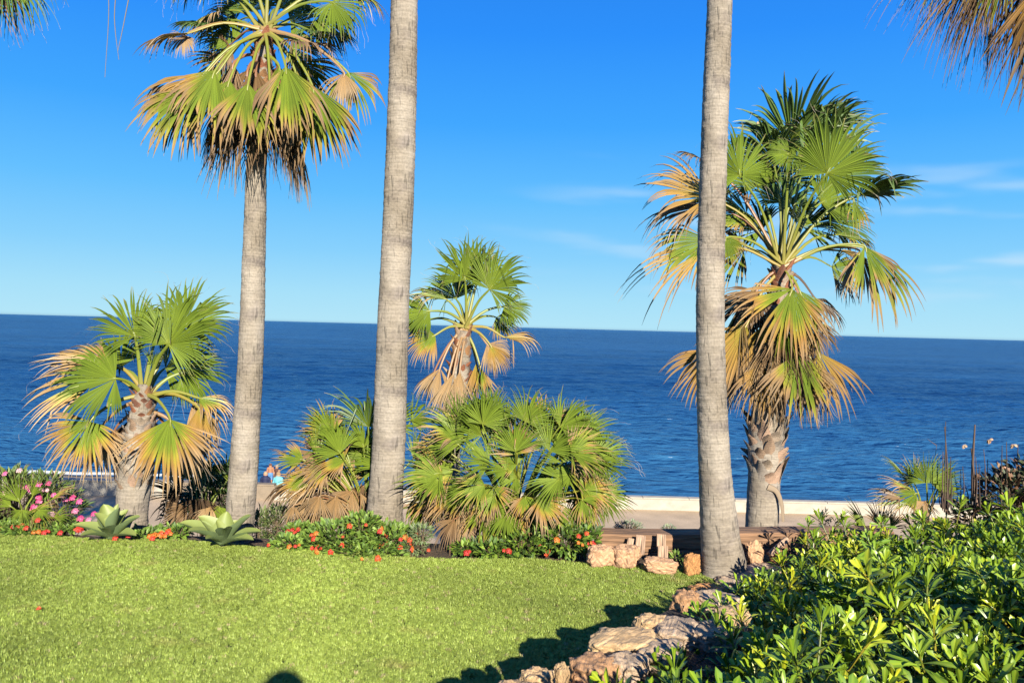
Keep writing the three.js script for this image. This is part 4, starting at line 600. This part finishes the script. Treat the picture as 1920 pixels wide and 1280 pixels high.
function beam(x0, x1, yTop, yBot, D0, D1, depth, label) {
  const a = P(x0, (yTop[0] + yBot[0]) / 2, D0), b = P(x1, (yTop[1] + yBot[1]) / 2, D1), L = a.distanceTo(b), h = (yBot[0] - yTop[0]) * M2(D0), g = new THREE.BoxGeometry(L, h, depth, 90, 10, 6), p = g.attributes.position, uv = g.attributes.uv;
  for (let i = 0; i < p.count; i++) { const x = p.getX(i), y = p.getY(i), z = p.getZ(i), ny = Math.abs(y) / (h / 2), nz = Math.abs(z) / (depth / 2), r = Math.max(0, ny + nz - 1.75) * .1; const n = fbm(x * 2.2 + x0, y * 9, z * 9, 4) * .022, n2 = fbm(x * 1.2, x0, y > 0 ? 2 : 5, 2) * .03; p.setXYZ(i, x, y * (1 - r) + n2 * Math.sign(y) * .6 + n * .5, z * (1 - r) + n); uv.setXY(i, x * .9 + x0, (y + z * .7) * 2.2); }
  g.computeVertexNormals(); const m = whole('timber', g, M.sleeper, label, 'timber', 'timber edging of the bed'); m.position.copy(a.clone().lerp(b, .5)); m.rotation.set(0, -Math.atan2(b.z - a.z, b.x - a.x), Math.asin((b.y - a.y) / L), 'YXZ');
}
beam(1118, 1316, [996, 994], [1034, 1036], 5.75, 5.7, .18, 'weathered timber sleeper left of the right trunk');
beam(1318, 1665, [993, 994], [1036, 1030], 5.68, 5.75, .18, 'weathered timber sleeper right of the right trunk');
function board(pts, D, lean, label, th = .02) { // pts: bottom, top, width px
  const [x0, y0, x1, y1, w] = pts, a = P(x0, y0, D), b = P(x1, y1, D + lean), L = a.distanceTo(b), g = new THREE.BoxGeometry(w * M2(D), L, th, 2, 8, 1), p = g.attributes.position, uv = g.attributes.uv;
  for (let i = 0; i < p.count; i++) { uv.setXY(i, p.getY(i) * 1.3, p.getX(i) * 3 + x0); p.setY(i, p.getY(i) + fbm(p.getX(i) * 30 + x0, p.getY(i) * 4, 1) * .012); }
  g.computeVertexNormals(); const m = whole('board', g, M.board, label, 'board', 'loose boards at the timber'); m.position.copy(a.clone().lerp(b, .5)); m.quaternion.setFromUnitVectors(V(0, 1, 0), b.clone().sub(a).normalize());
}
board([1199, 1040, 1202, 1004, 18], 5.5, .08, 'grey board standing against the timber above the pinkish rock');
board([1183, 1040, 1188, 1010, 22], 5.56, .04, 'short grey board end leaning behind the other board');
board([1243, 1056, 1243, 1024, 19], 5.45, .05, 'short grey board standing before the timber');
board([1240, 1030, 1240, 1001, 17], 5.54, .03, 'grey board fixed to the timber face');
board([1443, 1040, 1476, 1010, 10], 5.45, .1, 'dark thin board tilted against the right timber', .03);
{ // a fallen red flower on the lawn
  const p = ground(70, 1143, .02), root = thing('fallen_flower', p, 'single red flower lying on the open lawn', 'flower'); for (let k = 0; k < 2; k++) { const m = part('petals', flowerGeo[k], REDS[k], root); m.scale.setScalar(.011); m.rotation.set(.5 + k, k * 2, .3); m.position.set(k * .008, .006 + k * .004, 0); }
}

// ---------------------------------------------------------------- hedge of glossy whorled leaves
{
  const off = (x, d) => (x - lerp(.13, .42, sstep(2.6, 3.7, d))) * .866 - (d - 2.1) * .5;
  const topY = (x, d) => { const o = off(x, d); return lerp(.28, lerp(.66, lerp(.33, .47, sstep(.3, 1, o)), sstep(2.6, 4.4, d)), sstep(-.3, lerp(.62, .4, sstep(2.8, 4, d)), o + fbm(x * 3, d * 3, 2, 2) * .3)) + .12 * sstep(.8, 1.8, o) + fbm(x * 2.4, d * 2.4, 6, 3) * .34 * sstep(-.3, .3, o); };
  const root = thing('hedge', V(1.6, 0, -3.2), 'glossy green broad-leaved hedge filling the lower right corner', 'hedge'), base = root.position, rng = rngOf(701);
  // one leaf along +y, its face toward +z
  const leafGeos = [0, 1, 2].map(v => {
    const g = new Geo(), rows = 7; let prev = null; const bend = [.16, .3, .05][v];
    for (let k = 0; k <= rows; k++) {
      const t = k / rows, w = (.07 + .93 * Math.pow(t, 1.25)) * (t < .78 ? 1 : Math.sqrt(Math.max(0, 1 - Math.pow((t - .78) / .22, 2)))) * .148 + .004, row = [];
      for (let s = -2; s <= 2; s++) { const q = s / 2, c = s ? [.92 + .08 * (1 - Math.abs(q)), 1, .9] : [1.55, 1.35, 1.4]; row.push(g.v(q * w, t, Math.abs(q) * w * .5 - bend * t * t + (q * q) * -.02, c, q, t)); }
      if (prev) for (let s = 0; s < 4; s++) g.q(prev[s], prev[s + 1], row[s + 1], row[s]); prev = row;
    }
    return g.build();
  });
  const UP = V(0, 1, 0);
  const whorlLeaves = [0, 1, 2, 3].map(v => { // transforms of the leaves of one shoot tip
    const r = rngOf(720 + v), list = [], n = 13 + v;
    for (let k = 0; k < n; k++) { const t = k / (n - 1), a = k * 2.4 + r() * .3, lean = lerp(1.35, .22, Math.pow(t, .8)) + (r() - .5) * .25, L = lerp(.088, .05, t) * (.85 + .3 * r()); const m = new THREE.Matrix4().makeTranslation(0, lerp(-.05, .005, t), 0).multiply(new THREE.Matrix4().makeRotationY(a)).multiply(new THREE.Matrix4().makeRotationX(-lean)).multiply(new THREE.Matrix4().makeRotationY(Math.PI * 0 + (r() - .5) * .4)).multiply(new THREE.Matrix4().makeScale(L, L, L)); list.push([m, k % 3, t]); }
    return list;
  });
  const stemGeo = (() => { const g = new Geo(); tube(g, [V(0, -.2, 0), V(.006, -.1, .004), V(0, 0, 0)], (t) => lerp(.0042, .0028, t), 5, [.95, .62, 1.2]); return g.build(); })();
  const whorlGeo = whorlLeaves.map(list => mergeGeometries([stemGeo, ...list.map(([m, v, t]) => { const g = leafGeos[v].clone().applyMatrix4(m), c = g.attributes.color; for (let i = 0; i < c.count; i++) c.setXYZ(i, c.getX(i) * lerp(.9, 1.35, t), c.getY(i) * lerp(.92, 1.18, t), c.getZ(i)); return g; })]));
  const spots = [];
  for (let k = 0; k < 4300; k++) {
    const x = lerp(-.25, 4.2, rng()), d = lerp(1.45, 5.25, rng()), o = off(x, d); if (o < -.3) continue;
    if (d > 4.8 && x < 1.9) continue;
    const pick = rng(), deep = pick < .38 ? rng() * .28 : pick > .9 ? -.03 - rng() * .08 : rng() * .05, y = topY(x, d) - deep; if (y < .12) continue;
    const e = .06, nx = -(topY(x + e, d) - topY(x - e, d)) / (2 * e), nd = -(topY(x, d + e) - topY(x, d - e)) / (2 * e);
    const n = V(nx * .8, 1, -nd * .8).normalize().add(V((rng() - .5) * 1.0, .1, (rng() - .5) * 1.0 + .1)).normalize();
    spots.push({ p: V(x, y, -d), n, s: .85 + .6 * rng(), a: rng() * 6.28, v: Math.floor(rng() * 4), c: rng(), deep, dist: Math.hypot(x, y - EYE, d), front: deep < .05 && (x / d) < .72 && Math.abs((EYE - y) / d) < .5 });
  }
  const colour = (c) => c < .5 ? [.1, .175, .013] : c < .78 ? [.15, .235, .015] : c < .94 ? [.23, .29, .017] : [.25, .29, .02];
  const q = new THREE.Quaternion(), m4 = new THREE.Matrix4();
  const place = (s) => { q.setFromUnitVectors(UP, s.n); q.multiply(new THREE.Quaternion().setFromAxisAngle(UP, s.a)); return new THREE.Matrix4().compose(s.p.clone().sub(base), q.clone(), V(s.s, s.s, s.s)); };
  const single = spots.filter(s => s.front).sort((a, b) => a.dist - b.dist).slice(0, 20), isSingle = new Set(single);
  const mats = [[.1, .175, .013], [.15, .235, .015], [.23, .29, .017]].map(c => { const m = M.gloss.clone(); m.color.setRGB(...c).multiplyScalar(K * 1.5); return m; });
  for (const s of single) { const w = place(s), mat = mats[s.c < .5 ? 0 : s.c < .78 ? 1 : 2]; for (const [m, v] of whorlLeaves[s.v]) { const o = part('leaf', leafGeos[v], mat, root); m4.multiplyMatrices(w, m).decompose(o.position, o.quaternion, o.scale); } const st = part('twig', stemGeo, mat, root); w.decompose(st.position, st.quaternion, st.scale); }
  for (let v = 0; v < 4; v++) {
    const list = spots.filter(s => s.v === v && !isSingle.has(s)), im = new THREE.InstancedMesh(whorlGeo[v], M.gloss, list.length); im.name = 'foliage'; im.castShadow = im.receiveShadow = true;
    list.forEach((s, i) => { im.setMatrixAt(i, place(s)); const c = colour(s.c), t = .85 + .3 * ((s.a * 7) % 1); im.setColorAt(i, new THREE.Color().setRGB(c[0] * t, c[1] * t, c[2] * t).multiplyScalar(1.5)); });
    im.userData.kind = 'stuff'; root.add(im);
  }
  const bg = new Geo(); for (let k = 0; k < 150; k++) { const x = lerp(0, 4, rng()), d = lerp(1.6, 5, rng()); if (off(x, d) < -.1) continue; const y = topY(x, d) - .1, b0 = V(x + (rng() - .5) * .3, -.02, -d + (rng() - .5) * .3), b1 = V(x, y, -d); tube(bg, curvePts([b0, b0.clone().lerp(b1, .5).add(V((rng() - .5) * .12, 0, (rng() - .5) * .12)), b1], 6, base), (t) => lerp(.011, .005, t), 5, [.16, .12, .08]); }
  part('branches', bg.build(), M.twig, root).userData.kind = 'stuff';
}

// ---------------------------------------------------------------- people
// bones: [a, b, ra, rb, colour]; one smooth surface round all of them
function person(at, turn, bones, label, hair) {
  const root = thing('person', at, label, 'person'); root.rotation.y = turn;
  const res = 84, size = 1.02, mc = new MarchingCubes(res, M.skin, false, false, 200000), f = mc.field, half = res / 2, cy = .92;
  const bs = bones.map(([a, b, ra, rb, c]) => ({ a: V(...a), d: V(...b).sub(V(...a)), ra, rb, c })); const p = V(0, 0, 0), t = V(0, 0, 0);
  const dist = (b) => { t.copy(p).sub(b.a); const h = clamp(t.dot(b.d) / Math.max(1e-9, b.d.lengthSq())); return t.addScaledVector(b.d, -h).length() - lerp(b.ra, b.rb, h); };
  for (let z = 0; z < res; z++) for (let y = 0; y < res; y++) for (let x = 0; x < res; x++) {
    p.set((x - half) / half * size, (y - half) / half * size + cy, (z - half) / half * size); let s = 0; const k = 38; let mn = 1e9; for (const b of bs) { const d = dist(b); mn = Math.min(mn, d); if (d < .3) s += Math.exp(-k * d); } f[x + y * res + z * res * res] = s > 0 ? Math.log(s) / k : -mn;
  }
  mc.isolation = 0; mc.update();
  const n = mc.count ?? mc.geometry.drawRange.count, pos = [], col = [], nor = [];
  for (let i = 0; i < n; i++) { p.set(mc.positionArray[i * 3] * size, mc.positionArray[i * 3 + 1] * size + cy, mc.positionArray[i * 3 + 2] * size); pos.push(p.x, p.y, p.z); nor.push(mc.normalArray[i * 3], mc.normalArray[i * 3 + 1], mc.normalArray[i * 3 + 2]); let best = 1e9, c = [1, 1, 1]; for (const b of bs) { const d = dist(b); if (d < best) { best = d; c = b.c; } } col.push(...c); }
  const g = new THREE.BufferGeometry(); g.setAttribute('position', new THREE.Float32BufferAttribute(pos, 3)); g.setAttribute('normal', new THREE.Float32BufferAttribute(nor, 3)); g.setAttribute('color', new THREE.Float32BufferAttribute(col, 3));
  part('body', g, M.skin, root);
  const hg = new THREE.SphereGeometry(1, 20, 14, 0, 6.29, 0, 1.75), hm = part(hair.name || 'hair', hg, std({ color: new THREE.Color().setRGB(...hair.c), roughness: .9 }), root); hm.position.set(...hair.at); hm.scale.set(...hair.s); hm.rotation.x = hair.tilt || 0;
  if (hair.brim) { const b = part('hat_brim', new THREE.CylinderGeometry(.17, .18, .015, 20), hm.material, root); b.position.set(hair.at[0], hair.at[1] + .02, hair.at[2]); }
  return root;
}
const SK = [.5, .27, .17], SK2 = [.36, .16, .08];
const head = (x, y, z, c) => [[[x, y, z], [x, y + .1, z], .085, .095, c], [[x, y + .02, z - .08], [x, y + .02, z - .1], .025, .02, c], [[x - .088, y + .04, z], [x - .092, y + .06, z], .02, .02, c], [[x + .088, y + .04, z], [x + .092, y + .06, z], .02, .02, c], [[x, y - .13, z], [x, y, z], .055, .055, c]];
// seated with the back to the garden, facing the sea (-z)
const seated = (shirt, pants, skin, spread) => [[[0, .12, 0], [0, .3, 0], .17, .16, pants], [[0, .3, 0], [0, .55, -.02], .165, .19, shirt], [[-.17, .56, -.01], [.17, .56, -.01], .08, .08, shirt], [[-.2, .54, 0], [-.2 - spread, .3, .0], .062, .048, shirt], [[.2, .54, 0], [.2 + spread, .3, 0], .062, .048, shirt], [[-.2 - spread, .3, 0], [-.2 - spread, .08, .02], .042, .032, skin], [[.2 + spread, .3, 0], [.2 + spread, .08, .02], .042, .032, skin], [[-.2 - spread, .06, .02], [-.22 - spread, .04, -.07], .028, .02, skin], [[.2 + spread, .06, .02], [.22 + spread, .04, -.07], .028, .02, skin], [[-.1, .11, 0], [-.12, .12, -.42], .1, .07, pants], [[.1, .11, 0], [.12, .12, -.42], .1, .07, pants], [[-.12, .11, -.42], [-.12, -.02, -.46], .065, .05, skin], [[.12, .11, -.42], [.12, -.02, -.46], .065, .05, skin], ...head(0, .76, -.03, skin)];
const standing = (top, shorts, skin) => [[[0, .92, 0], [0, 1.02, 0], .15, .14, shorts], [[0, 1.02, 0], [0, 1.32, 0], .135, .16, top], [[-.15, 1.38, 0], [.15, 1.38, 0], .07, .07, top], [[-.2, 1.36, 0], [-.25, 1.1, .02], .05, .042, skin], [[.2, 1.36, 0], [.25, 1.1, .02], .05, .042, skin], [[-.25, 1.1, .02], [-.24, .87, -.06], .04, .03, skin], [[.25, 1.1, .02], [.24, .87, -.06], .04, .03, skin], [[-.24, .86, -.06], [-.235, .76, -.09], .032, .018, skin], [[.24, .86, -.06], [.235, .76, -.09], .032, .018, skin], [[-.09, .9, 0], [-.1, .55, 0], .1, .07, shorts], [[.09, .9, 0], [.1, .55, 0], .1, .07, shorts], [[-.1, .5, 0], [-.1, .08, .02], .06, .042, skin], [[.1, .5, 0], [.1, .08, .02], .06, .042, skin], [[-.1, .05, .02], [-.1, .035, -.15], .042, .035, skin], [[.1, .05, .02], [.1, .035, -.15], .042, .035, skin], ...head(0, 1.55, 0, skin)];
{
  const a = P(497, 908, 42.62), b = P(521, 908, 42.62); a.y = b.y = -7.4;
  person(a, .1, seated([.012, .018, .07], [.05, .05, .07], SK, .06), 'person in a navy shirt sitting on the sea wall', { c: [.3, .23, .13], at: [0, .84, -.025], s: [.105, .1, .11] });
  person(b, -.1, seated([.2, .68, .75], [.2, .2, .25], SK, .08), 'person in a turquoise shirt sitting on the sea wall', { c: [.26, .17, .09], at: [0, .84, -.025], s: [.11, .11, .115] });
  const yb = (z) => beachY(-17, z), c = P(506, 905, 60), d = P(518, 908, 58); c.y = yb(60); d.y = yb(58);
  person(c, .2, standing(SK2.map(v => v * 1.3), [.12, .3, .6], SK2.map(v => v * 1.3)), 'bare-chested person in blue shorts standing on the beach', { c: [.03, .02, .02], at: [0, 1.63, .01], s: [.105, .1, .11] });
  person(d, -.4, standing([.1, .035, .025], [.08, .04, .04], SK), 'person in a pale hat and dark top standing on the beach', { name: 'hat', c: [.28, .3, .26], at: [0, 1.66, 0], s: [.11, .09, .11], brim: true });
  person(V(.05, 0, .42), 0, standing([.3, .3, .32], [.1, .12, .2], SK), 'person at the viewpoint whose head shadow falls on the lawn', { c: [.08, .05, .03], at: [0, 1.64, .01], s: [.115, .15, .12] }).scale.setScalar(1.0);
}
// ---------------------------------------------------------------- trees left of the frame whose shade lies on the promenade
function tree(x, z, yc, r, label, seed) {
  const rng = rngOf(seed), gy = groundY(-z) - .2, base = V(x, gy, z), root = thing('tree', base, label, 'tree', 'trees left of the view'), tg = new Geo(), g = new Geo(), H = yc - gy;
  tube(tg, curvePts([V(0, -.2, 0), V(.2, H * .5, .1), V(0, H, 0)], 14), (t) => lerp(.22, .06, t), 10, [.2, .15, .1]);
  for (let k = 0; k < 9; k++) { const a = k * 2.4, e = V(Math.cos(a) * r * .7, H + (rng() - .4) * r * .7, Math.sin(a) * r * .7); tube(tg, curvePts([V(0, H * .62 + k * .1, 0), e.clone().multiplyScalar(.5).setY(H * .9), e], 6), (t) => lerp(.07, .015, t), 6, [.2, .15, .1]); for (let i = 0; i < 210; i++) { const p = e.clone().add(V(rng() - .5, rng() - .5, rng() - .5).normalize().multiplyScalar(r * .5 * Math.cbrt(rng()))); leafBlade(g, p, V(rng() - .5, rng() - .5, rng() - .5).normalize(), V(rng() - .5, 1, rng() - .5).normalize(), .22, .12, [.07, .11, .02], 2); } }
  part('trunk', tg.build(), M.twig, root); part('crown', g.build(), M.leaf, root);
}
tree(-14.6, -15.2, 3.4, 2.6, 'broad-leaved tree out of frame at left, nearer the garden', 801);
tree(-17.8, -18.5, 4.6, 2.8, 'broad-leaved tree out of frame at left, nearer the promenade', 802);
tree(-13.6, -10.6, 5.2, 2.4, 'broad-leaved tree out of frame at left, beside the lawn', 803);

renderer.render(scene, camera);
